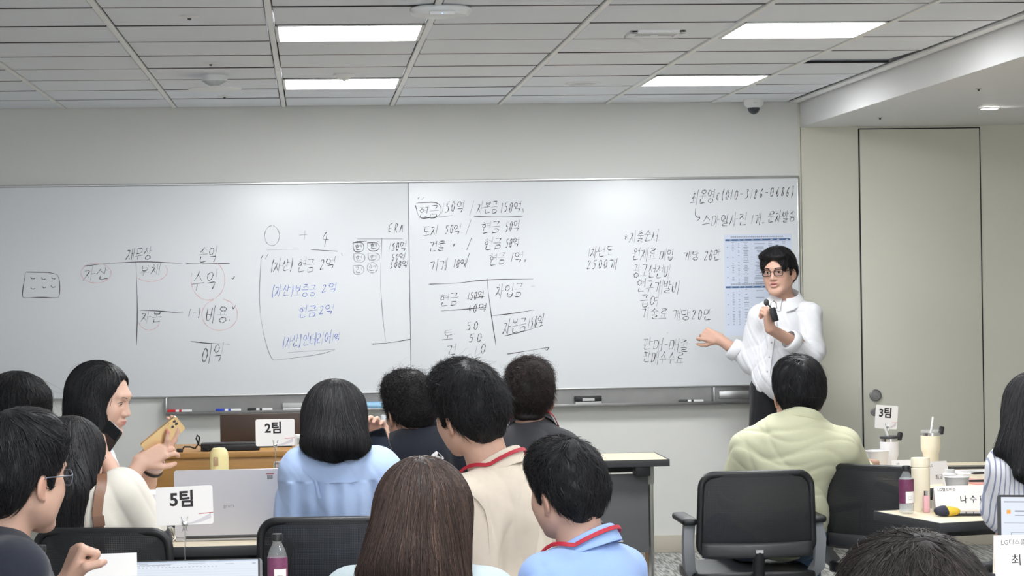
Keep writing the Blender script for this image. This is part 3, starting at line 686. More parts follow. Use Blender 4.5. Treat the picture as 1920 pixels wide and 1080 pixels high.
# ------------------------------------------------------------------ people
SK = (.60, .375, .285)
M['skin'] = mat('skin', SK, .5, spec=.35, attr='tint', var=.05, vscale=60, bump=.1, bscale=500)
M['eye'] = mat('eye_white', (.75, .73, .71), .15); M['iris'] = mat('dark_iris', (.015, .01, .008), .12)
HC = {}
def hairmat(name, col, rough=.48):
    m = mat(name, col, rough+.06, spec=.34, attr='tint'); HC[name] = npv(col); return m
def hair_obj(mt, parts, root, seed):
    g = np.random.default_rng(seed); V_, Q_ = merge(parts); f = []
    for i, p in enumerate(parts):
        if p is None: continue
        n = len(p[0])
        f.append(np.full(n, .45) if i == 0 else np.repeat(np.exp(g.normal(0, .55 if i < 4 else .35, n//(3*p[2])))*(1.15 if i < 4 else .7), 3*p[2]))
    col = np.concatenate(f)[:, None]*HC[mt.name][None, :]
    return mesh_obj('hair', V_, Q_, mt, root, np.clip(col, 0, .5))
M['hair'] = hairmat('black_hair', (.011, .0105, .012)); M['hair_brown'] = hairmat('brown_hair', (.036, .021, .016), .5); M['hair_soft'] = hairmat('soft_black_hair', (.016, .014, .015), .52)
def cloth(name, col, **k): return mat(name, col, .85, spec=.2, sheen=.15, bump=k.pop('bump', .35), bscale=k.pop('bscale', 700), **k)
def rotm(yaw, pitch=0, roll=0):
    """yaw turns the forward axis +Y towards +X, pitch raises it, roll leans the head to its right"""
    return Matrix.Rotation(math.radians(-yaw), 4, 'Z') @ Matrix.Rotation(math.radians(pitch), 4, 'X') @ Matrix.Rotation(math.radians(roll), 4, 'Y')
def head_sdf(s, fem=0, openm=0):
    w_ = .95 if fem else 1.0
    s.el((0, -.010, .038), (.077*w_, .098, .085), k=.02)
    s.el((0, .030, -.010), (.067*w_, .066, .085), k=.03)
    s.el((0, -.045, -.01), (.062*w_, .058, .06), k=.03)
    s.rc((.052*w_, .008, -.050), (.020, .070, -.094), .022 if not fem else .019, .019, .025); s.rc((-.052*w_, .008, -.050), (-.020, .070, -.094), .022 if not fem else .019, .019, .025)
    s.el((0, .074, -.097), (.023, .018, .017), k=.025)
    for x in (-1, 1):
        s.el((x*.040, .062, -.022), (.026, .026, .028), k=.02); s.el((x*.040*w_, .036, -.056), (.024, .036, .034), k=.03)
        s.el((x*.032, .097, .010), (.017, .014, .010), k=.014, op=-1)
        s.el((x*.032, .078, .009), (.016, .012, .011), k=.006)
        R = Matrix.Rotation(x*.45, 3, 'Z') @ Matrix.Rotation(-.2, 3, 'X')
        s.el((x*.080*w_, -.006, -.010), (.007, .019, .031), R, k=.006); s.rc((x*.077*w_, -.001, -.034), (x*.078*w_, .002, -.038), .008, .007, .005)
        s.el((x*.090*w_, -.000, -.008), (.006, .011, .019), R, k=.004, op=-1)
    s.el((0, .082, .034), (.05, .018, .012), k=.02)
    s.rc((0, .089, .016), (0, .106, -.024), .0075, .0105, .012)
    for x in (-1, 1): s.el((x*.0125, .098, -.028), (.0085, .0095, .0075), k=.006)
    s.el((0, .088, -.055), (.026, .012, .016), k=.012)
    s.el((0, .0985, -.0505), (.022, .0065, .0045), k=.004); s.el((0, .0965, -.0605-openm*.006), (.018, .0075, .0055), k=.004)
    if openm: s.el((0, .104, -.0565), (.016, .014, .0038), k=.002, op=-1)
def hand(s, wr, d, n, side, curl=(.3, .35, .4, .45), thumb=.3, sc=1.0, spread=.06, tn=.35, bend=1.0, fist=False):
    """palm, four fingers of three bones, thumb; d = finger direction, n = way the palm looks, side = +1/-1 thumb side"""
    d = Vector(d).normalized(); n = Vector(n); n = (n-d*n.dot(d)).normalized(); t = d.cross(n)*side; w = Vector(wr)
    off = (.030, .010, -.010, -.029); ln = (.072, .080, .074, .058); kx = (.088, .092, .088, .080)
    for o_, k_ in zip(off, kx): s.rc(w+t*o_*.55*sc, w+(d*k_+t*o_)*sc, .0150*sc, .0115*sc, .012)
    s.rc(w+(d*.02+t*.018+n*.006)*sc, w+(d*.055+t*.026+n*.008)*sc, .014*sc, .011*sc, .012)
    s.rc(w+(d*.02-t*.016+n*.006)*sc, w+(d*.06-t*.02+n*.006)*sc, .013*sc, .011*sc, .012)
    tips = []
    for i in range(4):
        p = w+(d*kx[i]+t*off[i])*sc; a = 0; f = (d+t*spread*(1.5-i)).normalized(); r0 = (.0092, .0094, .009, .0080)[i]*sc
        for j, (fr, cb) in enumerate(((.46, 1.0), (.31, 1.25), (.23, .7))):
            a += curl[i]*cb*bend*1.5; q = p+(f*math.cos(a)+n*math.sin(a))*ln[i]*fr*1.05*sc
            s.rc(p, q, r0*(1-.09*j), r0*(.93-.09*j), .003); p = q
        tips.append(p)
    p = w+(d*.026+t*.026+n*.006)*sc; q = p+(t*.62+d*.75+n*tn*.6).normalized()*.040*sc; s.rc(p, q, .0135*sc, .0108*sc, .01)
    e = ((t*(.45-thumb)+d*.9+n*(tn+thumb*.8)) if not fist else t*.05+d*.55+n*.85).normalized(); p2 = q+e*.032*sc; s.rc(q, p2, .0106*sc, .0095*sc, .004)
    e2 = ((t*(.3-thumb*1.5)+d*.9+n*(tn+thumb*1.2)) if not fist else -t*.75+d*.25+n*.6).normalized(); p3 = p2+e2*.024*sc; s.rc(p2, p3, .0095*sc, .0078*sc, .003)
    return tips+[p3]
def loc_of(M): 
    Mi = np.array(M.inverted()); return lambda p: p @ Mi[:3, :3].T + Mi[:3, 3]
def person(label, Y, head, hdir, neck, A, B, hip, byaw, skin=SK, hs=1.0, fem=0, bw=1.0, vox=.0048, armA=None, armB=None, handA=None, handB=None, shirt=None, sleeve=.75, ease=.012,
           fold=None, collar=None, collar_m=None, lanyard=0, hair=None, stand=0, openm=0, pants=None, face=0, groupn=None, svox=.006, cuff=None, sleeve_r=1.0, tattoo=None, necklen=0, trim=None, lips=(.52, .24, .22)):
    """A = shoulder on the left of the picture, B = on the right; points are (x, y, depth offset) pixels at depth Y"""
    V = lambda q: P(q[0], q[1], Y+(q[2] if len(q) > 2 else 0))
    flip = math.cos(math.radians(byaw)) < 0
    hc = V(head); HM = Matrix.Translation(hc) @ rotm(*hdir) @ Matrix.Diagonal((hs, hs, hs, 1))
    N, a, b, H = V(neck), V(A), V(B), V(hip)
    th = math.radians(byaw); fw = Vector((math.sin(th), math.cos(th), 0)); xr = Vector((math.cos(th), -math.sin(th), 0))
    if not stand: H.z = .565
    root = thing('person', (H.x, H.y, 0), label, 'person', groupn)
    up = (N-H).normalized(); xt = (b-a).normalized(); xt = (xt - up*xt.dot(up)).normalized(); ft = up.cross(xt).normalized()
    if ft.dot(fw) < 0: ft = -ft
    R3 = np.array(Matrix((xt, ft, up)).transposed()); L = (N-H).length; sh = (b-a).length/2
    R3 = [[xt[i], ft[i], up[i]] for i in range(3)]
    # arms
    dn = Vector((0, 0, -1))
    def arm(sh_, spec, sgn):
        if spec is None:
            out = (xt*sgn)*.05
            e = sh_ + dn*.27*bw + fw*.06 + out; w_ = e + fw*.22 + dn*(.0 if not stand else .2) - xt*sgn*.06
            return [sh_, e, w_]
        return [sh_]+[V(q) for q in spec]
    arms = [arm(a, armA, -1), arm(b, armB, 1)]
    def torso(s, inf, parts='all'):
        s.el(H+up*L*.72+ft*.0, (sh*.86+inf, .108*bw+inf, L*.34+inf), R3, k=.05)
        s.el(N-up*.095-ft*.01, (sh*.97+inf, .075*bw+inf, .085+inf), R3, k=.05)
        s.el(H+up*L*.34+ft*.012, (sh*.84+inf, .114*bw+inf, L*.36+inf), R3, k=.05)
        s.el(H+up*.05, (max(sh*.86, .14*bw)+inf*1.4, .120*bw+inf*1.4, .125+inf), R3, k=.05)
        for q in (a, b): s.rc(N-up*.015-ft*.012, q+(N-q)*.12-up*.006, .044+inf, .046*bw+inf, .05)
    s = SDF()
    torso(s, -.007)
    nk = HM @ Vector((0, -.022, -.055))
    s.rc(N-up*.04, nk, .056*bw*(.92 if fem else 1), .053*bw*(.88 if fem else 1), .035)
    for pts in arms:
        r0 = .050*bw; s.chain(pts, [r0, .041*bw, .0275*bw], .03)
        s.rc(pts[1], pts[1]+(pts[2]-pts[1])*.35, .040*bw, .040*bw, .02)
    kn = []
    for sg in (-1, 1):
        h0 = H + xr*sg*.09*bw
        if stand: kz = h0+dn*(H.z*.48)+xr*sg*.02+fw*.02; ank = kz+dn*(kz.z-.09)-fw*.02
        else: kz = h0+fw*.42+xr*sg*.06; kz.z = .535; ank = Vector((kz.x, kz.y, .09))+fw*.03
        s.chain([h0, kz, ank], [.076*bw, .056*bw, .042*bw], .03)
        s.rc(ank+dn*.03-fw*.02, ank+dn*.045+fw*.14, .036, .03, .02)
        kn.append((h0, kz, ank))
    s.rc(N+ft*.018-up*.01, HM @ Vector((0, .000, -.074)), .044*bw*(.9 if fem else 1), .036*bw*(.88 if fem else 1), .025)
    s.M = HM; head_sdf(s, fem, openm); s.M = None
    tips = []
    for pts, hspec, sg in zip(arms, (handA, handB), (-1, 1)):
        tsd = sg*(-1 if flip else 1)                                    # picture-left arm is the left arm when seen from behind
        if hspec is None:
            dd = (pts[2]-pts[1]).normalized(); nn = -Vector((0, 0, 1)); s_ = hand(s, pts[2], dd, nn, 1 if (sg*(-1 if flip else 1)) > 0 else -1)
            tips.append(s_)
        else: tips.append(hand(s, pts[2], **hspec))
    Vb, Qb = s.mesh(vox)
    lc = loc_of(HM)(Vb)
    col = np.tile(npv(skin), (len(Vb), 1))
    lip = np.exp(-(((lc[:, 0])/.021)**4 + ((lc[:, 2]+.0555)/(.0085+.004*openm))**4))*(lc[:, 1] > .082)
    col = col*(1-lip[:, None]) + npv(lips)*lip[:, None]
    chk = np.exp(-(((np.abs(lc[:, 0])-.045)/.02)**2 + ((lc[:, 2]+.025)/.02)**2))*np.clip((lc[:, 1]-.03)/.04, 0, 1)*.22
    ear = np.exp(-(((np.abs(lc[:, 0])-.084)/.010)**2+((lc[:, 2]+.012)/.035)**2+((lc[:, 1]+.005)/.025)**2))*.5
    tip_ = np.zeros(len(Vb))
    for tl in tips:
        for q in tl: tip_ = np.maximum(tip_, .35*np.exp(-(((Vb-npv(q))/.010)**2).sum(1)))
    rdn = (chk+ear+tip_)[:, None]; col = col*(1-rdn) + npv((skin[0], skin[1]*.72, skin[2]*.68))*rdn
    body = mesh_obj('body', Vb, Qb, M['skin'], root, col)
    # clothes
    def inv(o): return o
    if shirt is not None:
        c = SDF(); torso(c, ease)
        for pts, sg in zip(arms, (-1, 1)):
            sl = sleeve if not isinstance(sleeve, tuple) else sleeve[0 if sg < 0 else 1]
            if sl <= 0: continue
            r0 = (.052*bw+ease*1.1)*sleeve_r
            if sl <= 1: e = pts[0]+(pts[1]-pts[0])*sl; c.rc(pts[0], e, r0, (.047*bw+ease*1.3)*sleeve_r, .03); c.plane
            else:
                e = pts[1]+(pts[2]-pts[1])*(sl-1); c.chain([pts[0], pts[1], e], [r0, (.043*bw+ease*1.3)*sleeve_r, (.036*bw+ease)*sleeve_r], .03)
        # neck opening
        c.rc(N+up*.035+ft*.012, N+up*.22+ft*.05, .066*bw, .09, .008, op=-1)
        c.plane(H-up*.10, -up, .01)
        Vs, Qs = c.mesh(svox, fold)
        m0 = shirt
        mesh_obj('shirt', Vs, Qs, m0, root)
        # sleeve hem bands
        for pts, sg in zip(arms, (-1, 1)):
            sl = sleeve if not isinstance(sleeve, tuple) else sleeve[0 if sg < 0 else 1]
            if sl <= 0: continue
            i0 = 0 if sl <= 1 else 1; f_ = sl if sl <= 1 else sl-1
            e = pts[i0]+(pts[i0+1]-pts[i0])*f_; dd = (pts[i0+1]-pts[i0]).normalized()
            rr = (.047*bw+ease*1.3)*sleeve_r if sl <= 1 else (.036*bw+ease)*sleeve_r
            q = dd.to_track_quat('Z', 'Y').to_matrix().to_4x4()
            if cuff: MB().lathe([(rr*.90, .02), (rr+.001, .018), (rr+.005, 0), (rr+.005, -cuff), (rr*.95, -cuff-.006)], 28, root.matrix_world.inverted() @ Matrix.Translation(e+dd*rr*.55) @ q, cap=False).build('cuff', trim or m0, root, smooth=60, solid=.003)
        if collar:
            kind, hgt = collar
            ctr = N+up*.028+ft*.008; rad = .066*bw
            def cs(u, v):
                ph = math.radians(-155+310*u); fr = math.cos(ph)                      # 0 = back of the neck
                base = ctr - ft*math.cos(ph)*rad*1.05 + xt*math.sin(ph)*rad + up*(.040*fr-.030 if kind == 'crew' else .044*fr-.022)
                o_ = (-ft*math.cos(ph)+xt*math.sin(ph)).normalized()
                if kind == 'crew': return base + up*(hgt*math.sin(v*3.1416)) + o_*(.009+.006*math.cos(v*3.1416))
                if v < .45: return base + up*hgt*(v/.45) - o_*.002
                t = (v-.45)/.55; return base + up*(hgt*(1-t*1.25)) + o_*(.006+.024*t) + (ft*.03*t*(1-fr)*.5)
            g = MB(); g.sheet(cs, 40, 10)
            for v in g.bm.verts: v.co = root.matrix_world.inverted() @ v.co
            g.build('collar', collar_m or m0, root, smooth=60, solid=.003, sub=1)
        if lanyard:
            pts, ups = [], []
            for i in range(41):
                u = i/40; ph = math.radians(-160+320*u); fr = math.cos(ph); rr = (.092 if collar and collar[0] == 'shirt' else .080)*bw
                pts.append(N+up*.028+ft*.008 - ft*fr*rr + xt*math.sin(ph)*rr*.98 + up*(.058*fr-.018+lanyard)); ups.append((-ft*fr+xt*math.sin(ph)+up*.7).normalized())
            pts = [pts[0]+ft*.04-up*.16] + pts + [pts[-1]+ft*.04-up*.16]; ups = [ft]+ups+[ft]
            for _ in range(4):
                A_ = np.array([npv(q) for q in pts]); A_ = A_ + c.grad(A_)*np.maximum(0, .006-c.at(A_))[:, None]; pts = [Vector(q) for q in A_]
            mi = root.matrix_world.inverted()
            MB().tube([mi @ q for q in pts], .0052, flat=.0025, up=ups, mi=0).build('lanyard', M['red'], root, smooth=50)
    else: c = s
    tr = SDF()
    tr.el(H+up*.02, (sh*.84+.012, .118*bw+.012, .095), R3, k=.05)
    for h0, kz, ank in kn: tr.chain([h0, kz, ank+Vector((0, 0, .02))], [.086*bw, .068*bw, .058*bw], .03)
    if stand: tr.plane(H+up*.05, up, .01)
    Vt, Qt = tr.mesh(.009, waves(.005, 30, 5)); mesh_obj('trousers', Vt, Qt, pants or M['pants'], root)
    for h0, kz, ank in kn:
        sf = SDF(); sf.rc(ank+dn*.035-fw*.03, ank+dn*.045+fw*.15, .042, .036, .03); sf.rc(ank+dn*.01-fw*.01, ank+dn*.03, .05, .045, .02); sf.plane((0, 0, .004), (0, 0, -1))
        v_, q_ = sf.mesh(.008); mesh_obj('shoe', v_, q_, M['black'], root)
    if face: face_parts(root, s, HM, face, M['hair'])
    if hair: hair(root, s, HM, c, lambda q: V(q))
    return dict(root=root, sdf=s, shirt=c, HM=HM, N=N, up=up, ft=ft, xt=xt, tips=tips, arms=arms, V=V, a=a, b=b, H=H)
M['pants'] = cloth('dark_trousers', (.03, .032, .04))
def onface(s, HM, x, z, y0=.13):
    ys = np.linspace(y0, .03, 60); pts = np.array([npv(HM @ Vector((x, y, z))) for y in ys]); d = s.at(pts)
    i = int(np.argmax(d < 0)); return ys[i] if (d < 0).any() else .08
def face_parts(root, s, HM, f, hm):
    mi = root.matrix_world.inverted() @ HM
    for x in (-1, 1):
        y = onface(s, HM, x*.032, .008)
        e = MB(); e.sphere((0, 0, 0), 1, mi @ Matrix.Translation((x*.032, y-.0045, .008)) @ Matrix.Rotation(-x*.25, 4, 'Z') @ Matrix.Diagonal((.0145, .0075, f.get('eye', .0048), 1)), sub=3)
        eo = e.build('eye', M['eye'], root)
        lx = f.get('look', 0)
        MB().sphere((0, 0, 0), 1, mi @ Matrix.Translation((x*.032+lx, y+.0012, .008)) @ Matrix.Diagonal((.0062, .0032, f.get('eye', .0048)*1.02, 1)), sub=2).build('iris', M['iris'], eo)
        pts = []
        for i in range(9):
            u = -1+2*i/8; xx = x*.032+u*.0155; zz = .0135-.0045*u*u+.001*u*x; pts.append(mi @ Vector((xx, onface(s, HM, xx, zz)+.0008, zz)))
        MB().tube(pts, [.0006+.0009*(1-abs(-1+2*i/8)) for i in range(9)], 6).build('eyelash', hm, root)
        pts = []
        for i in range(11):
            u = i/10; xx = x*(.014+.036*u); zz = .0275+.006*math.sin(u*2.4)-.003*u; pts.append(mi @ Vector((xx, onface(s, HM, xx, zz)+.0004, zz)))
        MB().tube(pts, [f.get('brow', .0026)*(1-.65*(i/10)**2)*(.7 if i == 0 else 1) for i in range(11)], 7).build('eyebrow', hm, root)
def radial(HM, w):
    wv = npv(HM @ Vector(w)); return lambda p: p-wv
def short_hair(mt, n=2200, L=.05, top=.0, whorl=(.01, -.055, .125), curl=0, wf=1.5, seed=1, r=.0010, tip=.006, vox=.0035, fringe=.0, nape=0.0, mess=.3, vol=1.0, side=0.0, extra=None, stray=40, locks=170, lr=.0036, lcurl=.35):
    def f(root, s, HM, c, V):
        h = SDF(HM); v = vol
        h.el((0, -.016, .048), (.085*v+side, .104*v, .088*v+top), k=.02)
        h.el((0, .028, .085+top*.6), (.073*v, .068, .050*v+top*.6), k=.03)
        h.el((0, -.050, .015), (.078*v+side*.7, .066, .075), k=.03)
        h.rc((.028, -.062, -.010), (.024, -.058, -.062-nape), .045, .030, .03); h.rc((-.028, -.062, -.010), (-.024, -.058, -.062-nape), .045, .030, .03)
        for x in (-1, 1): h.rc((x*.066, .020, .03), (x*.0675, .024, -.006), .014, .007, .01)
        h.el((0, .105, -.020-fringe), (.075, .062, .088), k=.02, op=-1)
        h.plane((0, -.09, -.092-nape), (0, .55, -1), .02)
        for x in (-1, 1): h.rc((x*.096, -.004, -.012), (x*.080, -.006, -.04), .026, .026, .012, op=-1)
        if extra: extra(h)
        g = np.random.default_rng(seed); kk = g.normal(size=(4, 3))*55
        Vh, Qh = h.mesh(vox, lambda x, y, z: .0010*sum(np.sin(k_[0]*x+k_[1]*y+k_[2]*z+2*np.sin(30*z+20*x)) for k_ in kk))
        lc = loc_of(HM)(Vh)
        w1 = radial(HM, whorl)
        far = np.linalg.norm(lc-npv(whorl), axis=1) > .007
        S1 = strands(h, Vh, (lc[:, 2] > -.02) & far, w1, n, L, 8, r, .001, tip, mess, curl, wf, seed)
        S2 = strands(h, Vh, lc[:, 2] < .03, w1, n//2, L*.45, 5, r*.8, .0004, .001, .2, 0, 1, seed+1)
        S3 = strands(h, Vh, lc[:, 2] > .09, w1, stray, L*1.2, 9, r*.55, .001, tip*1.9, mess*1.3, curl*1.5+.3, wf, seed+2)
        S4 = strands(h, Vh, (lc[:, 2] > .0) & far, w1, locks, L*.85, 9, lr, .0008, .006, .3, lcurl, 1.3, seed+3, .12) if locks else None
        hair_obj(mt, [(Vh, Qh), S1, S2, S3, S4], root, seed)
    return f
def long_hair(mt, vols, n=1600, L=.22, whorl=(0, -.03, .13), seed=1, r=.0012, cut=True, cap=1.0, wav=0, wf=1, vox=.004, faceopen=.0, part=True, rnd=.07, tip=.004, stray=30, top=0, facew=.058, grav=1.0, groove=.0022):
    """cap on the skull plus falling volumes given as (point, point, radius, radius) in pixels/depth of that person"""
    def f(root, s, HM, c, V):
        h = SDF(HM)
        h.el((0, -.014, .045), (.087*cap, .107*cap, .090*cap+top), k=.02)
        h.el((0, -.045, .0), (.083*cap, .075*cap, .085), k=.03)
        h.el((0, .110, -.035+faceopen), (max(.066, facew), .075, .105), k=.02, op=-1)
        h.M = None
        for p0, p1, r0, r1 in vols: h.rc(V(p0), V(p1), r0, r1, .035)
        h.M = HM
        h.el((0, .125, -.035+faceopen), (facew, .085+.2*(facew-.058), .10), k=.015, op=-1)
        h.M = None
        wv = npv(HM @ Vector(whorl)); ctr = npv(HM @ Vector((0, -.01, .03)))
        def flow(p):
            rad = (p-wv); rad /= np.maximum(.03, np.linalg.norm(rad, axis=1))[:, None]
            near = np.clip((p[:, 2]-ctr[2])/.08, 0, 1)[:, None]; d = rad*(.25+1.2*near); d[:, 2] -= grav; return d
        kx = 210
        def gro(x, y, z):
            ang = np.arctan2(y-ctr[1], x-ctr[0]); return groove*(np.sin(ang*37+4*np.sin(z*9+x*8)+2*np.sin(z*23))*.6+np.sin(ang*71+z*15)*.4)
        Vh, Qh = h.mesh(vox, gro)
        S1 = strands(h, Vh, Vh[:, 2] > ctr[2]-.05, flow, n, L, 12, r, .0005, tip, rnd, wav, wf, seed)
        S2 = strands(h, Vh, Vh[:, 2] < ctr[2], flow, n//2, L*.6, 9, r, .0005, tip, rnd, wav, wf, seed+1)
        S3 = strands(h, Vh, Vh[:, 2] > ctr[2]-.1, flow, stray, L*1.1, 12, r*.5, .001, tip*4, rnd*2.5, wav+.1, wf, seed+2)
        S4 = strands(h, Vh, Vh[:, 2] < ctr[2]+.09, flow, 130, L*.8, 12, .0030, .0006, .009, rnd*1.6, wav+.12, 1.4, seed+3, .10)
        hair_obj(mt, [(Vh, Qh), S1, S2, S3, S4], root, seed)
    return f
# ------------------------------------------------------------------ furniture
ZT = .72
M['wood_light'] = mat('light_maple_top', srgb(222, 208, 182), .4, var=.05, vscale=6)
def woodmat(name, c1, sc):
    m = mat(name, c1, .45); nt = m.node_tree; b = nt.nodes['Principled BSDF']
    tc = nt.nodes.new('ShaderNodeTexCoord'); mp = nt.nodes.new('ShaderNodeMapping'); mp.inputs['Scale'].default_value = sc
    n = nt.nodes.new('ShaderNodeTexNoise'); n.inputs['Scale'].default_value = 6; n.inputs['Detail'].default_value = 8; n.inputs['Distortion'].default_value = .6
    r = nt.nodes.new('ShaderNodeValToRGB'); r.color_ramp.elements[0].color = (*[v*.72 for v in c1], 1); r.color_ramp.elements[1].color = (*[min(1, v*1.15) for v in c1], 1)
    nt.links.new(tc.outputs['Object'], mp.inputs[0]); nt.links.new(mp.outputs[0], n.inputs['Vector']); nt.links.new(n.outputs['Fac'], r.inputs[0]); nt.links.new(r.outputs[0], b.inputs['Base Color'])
    return m
M['wood'] = woodmat('oak_brown_wood', srgb(184, 136, 76), (1, 4, 14))
def meshmat():
    m = mat('black_net', (.012, .013, .016), .7); nt = m.node_tree; b = nt.nodes['Principled BSDF']
    tc = nt.nodes.new('ShaderNodeTexCoord'); w1 = nt.nodes.new('ShaderNodeTexWave'); w1.bands_direction = 'Z'; w1.inputs['Scale'].default_value = 62
    w2 = nt.nodes.new('ShaderNodeTexWave'); w2.bands_direction = 'X'; w2.inputs['Scale'].default_value = 62
    mx = nt.nodes.new('ShaderNodeMath'); mx.operation = 'MAXIMUM'; r = nt.nodes.new('ShaderNodeMapRange'); r.inputs['From Min'].default_value = .25; r.inputs['From Max'].default_value = .5; r.inputs['To Min'].default_value = .86
    for w_ in (w1, w2): nt.links.new(tc.outputs['Object'], w_.inputs['Vector'])
    nt.links.new(w1.outputs['Fac'], mx.inputs[0]); nt.links.new(w2.outputs['Fac'], mx.inputs[1]); nt.links.new(mx.outputs[0], r.inputs['Value']); nt.links.new(r.outputs['Result'], b.inputs['Alpha'])
    return m
M['net'] = meshmat()
def rrect(w_, h_, r, n=6):
    out = []
    for cx, cy, a0 in ((w_/2-r, h_/2-r, 0), (-w_/2+r, h_/2-r, 90), (-w_/2+r, -h_/2+r, 180), (w_/2-r, -h_/2+r, 270)):
        for i in range(n+1): a = math.radians(a0+90*i/n); out.append((cx+r*math.cos(a), cy+r*math.sin(a)))
    return out
def make_chair(label, group='black mesh task chairs'):
    t = thing('task_chair', (0, 0, 0), label, 'chair', group)
    g = MB(); g.prism(rrect(.46, .45, .09), .435, .475)
    for v in g.bm.verts: v.co.z += .012*math.cos(v.co.x*6)-.012
    g.box((0, 0, .43), (.36, .36, .03), bev=.01)
    o = g.build('seat', M['black'], t); md = o.modifiers.new('b', 'BEVEL'); md.width = .012; md.segments = 3
    yb = lambda x, z: -.235 - .06*max(0, z-.55) + .10*(x/.22)**2*.5 - .03*math.sin((z-.5)/.36*3.14)
    zt, zb_ = .825, .535
    loop = []
    for x, z in rrect(.42, zt-zb_, .045, 7):
        zz = (zt+zb_)/2+z; xx = x*(1-.05*(zz-zb_)/.3); loop.append((xx, yb(xx, zz), zz + (.010*(1-(x/.21)**2) if z > 0 else 0)))
    loop.append(loop[0]); loop.append(loop[1])
    MB().tube(loop, .013, 8).build('backrest_frame', M['black'], t, smooth=70)
    g = MB(); g.sheet(lambda u, v: Vector(((u-.5)*.40*(1-.05*v), yb((u-.5)*.40, zb_+v*(zt-zb_))-.002, zb_+.005+v*(zt-zb_))), 16, 12)
    g.build('back_mesh', M['net'], t, smooth=80)
    g = MB(); g.sheet(lambda u, v: Vector(((u-.5)*.40, yb((u-.5)*.40, .56)-.012-.006*math.sin(v*3.14), .53+.05*v)), 16, 4)
    o = g.build('lumbar_bar', M['dark'], t, smooth=80, solid=.012)
    MB().box((0, yb(0, .56)-.026, .552), (.026, .003, .012)).build('maker_label', M['lgrey'], o)
    MB().tube([(0, yb(0, .55)-.01, .55), (0, -.25, .47), (0, -.2, .41), (0, -.05, .41)], .022, 10).build('back_bracket', M['black'], t, smooth=60)
    for s_ in (-1, 1):
        a = MB(); a.box((s_*.238, -.06, .655), (.055, .27, .026), bev=.011, seg=3); pad = a.build('armrest', M['black'], t)
        g = MB(); g.tube([(s_*.235, -.145, .645), (s_*.243, -.165, .58), (s_*.240, -.16, .49), (s_*.21, -.10, .43), (s_*.12, -.03, .42)], .019, flat=.05, up=[(0, 1, 0)]*5)
        g.build('armrest_support', M['grey'], pad, smooth=60)
    MB().lathe([(0, .42), (.03, .42), (.03, .25), (.042, .24), (.042, .10), (0, .10)], 16).build('gas_column', M['dark'], t)
    for k in range(5):
        a = k*2*math.pi/5+.3; c_, s_ = math.cos(a), math.sin(a)
        if k == 0: base = MB()
        base.tube([(0, 0, .115), (c_*.16, s_*.16, .10), (c_*.29, s_*.29, .075)], [.024, .02, .015], 8)
    base.build('star_base', M['dark'], t, smooth=60)
    for k in range(5):
        a = k*2*math.pi/5+.3; Mx = Matrix.Translation((math.cos(a)*.29, math.sin(a)*.29, .03)) @ rotz(a+.8) @ Matrix.Rotation(math.pi/2, 4, 'Y')
        MB().lathe([(0, -.02), (.026, -.02), (.030, -.012), (.030, .012), (.026, .02), (0, .02)], 16, Mx).box((-.028, 0, 0), (.03, .02, .02), Mx).build('caster', M['black'], t)
    return t
chair0 = make_chair('black mesh task chair with grey arm supports behind the man in the pale green shirt')
def place_chair(px, Yb, ang, label=None, first=False):
    """Yb = depth of the back rest, ang = degrees the chair is turned to the right"""
    q = P(px, 900, Yb); a = math.radians(-ang); off = Matrix.Rotation(a, 4, 'Z') @ Vector((0, .25, 0))
    o = chair0 if first else copy_tree(chair0)
    o.location = (q.x+off.x, q.y+off.y, 0); o.rotation_euler = (0, 0, a)
    if label: o['label'] = label
    return o
place_chair(1420, 8.55, 0, first=True)
place_chair(1632, 8.70, 42, 'empty black mesh task chair beside the table corner with a bottle')
place_chair(612, 7.22, 4, 'black mesh task chair of the woman in the light blue blouse')
place_chair(185, 7.05, 14, 'black mesh task chair of the long-haired woman in white with a brown strap')
place_chair(726, 8.52, -10, 'black mesh task chair under the curly-haired man in navy, hidden by heads in front')
place_chair(996, 8.52, 2, 'black mesh task chair under the man in charcoal, hidden by heads in front')
place_chair(-45, 8.84, 45, 'black mesh task chair at the far left edge under the person with tousled hair')
place_chair(-30, 8.36, 95, 'black mesh task chair under the woman in profile, behind the man with glasses')
place_chair(2000, 7.05, -14, 'black mesh task chair under the woman in stripes at the right edge')
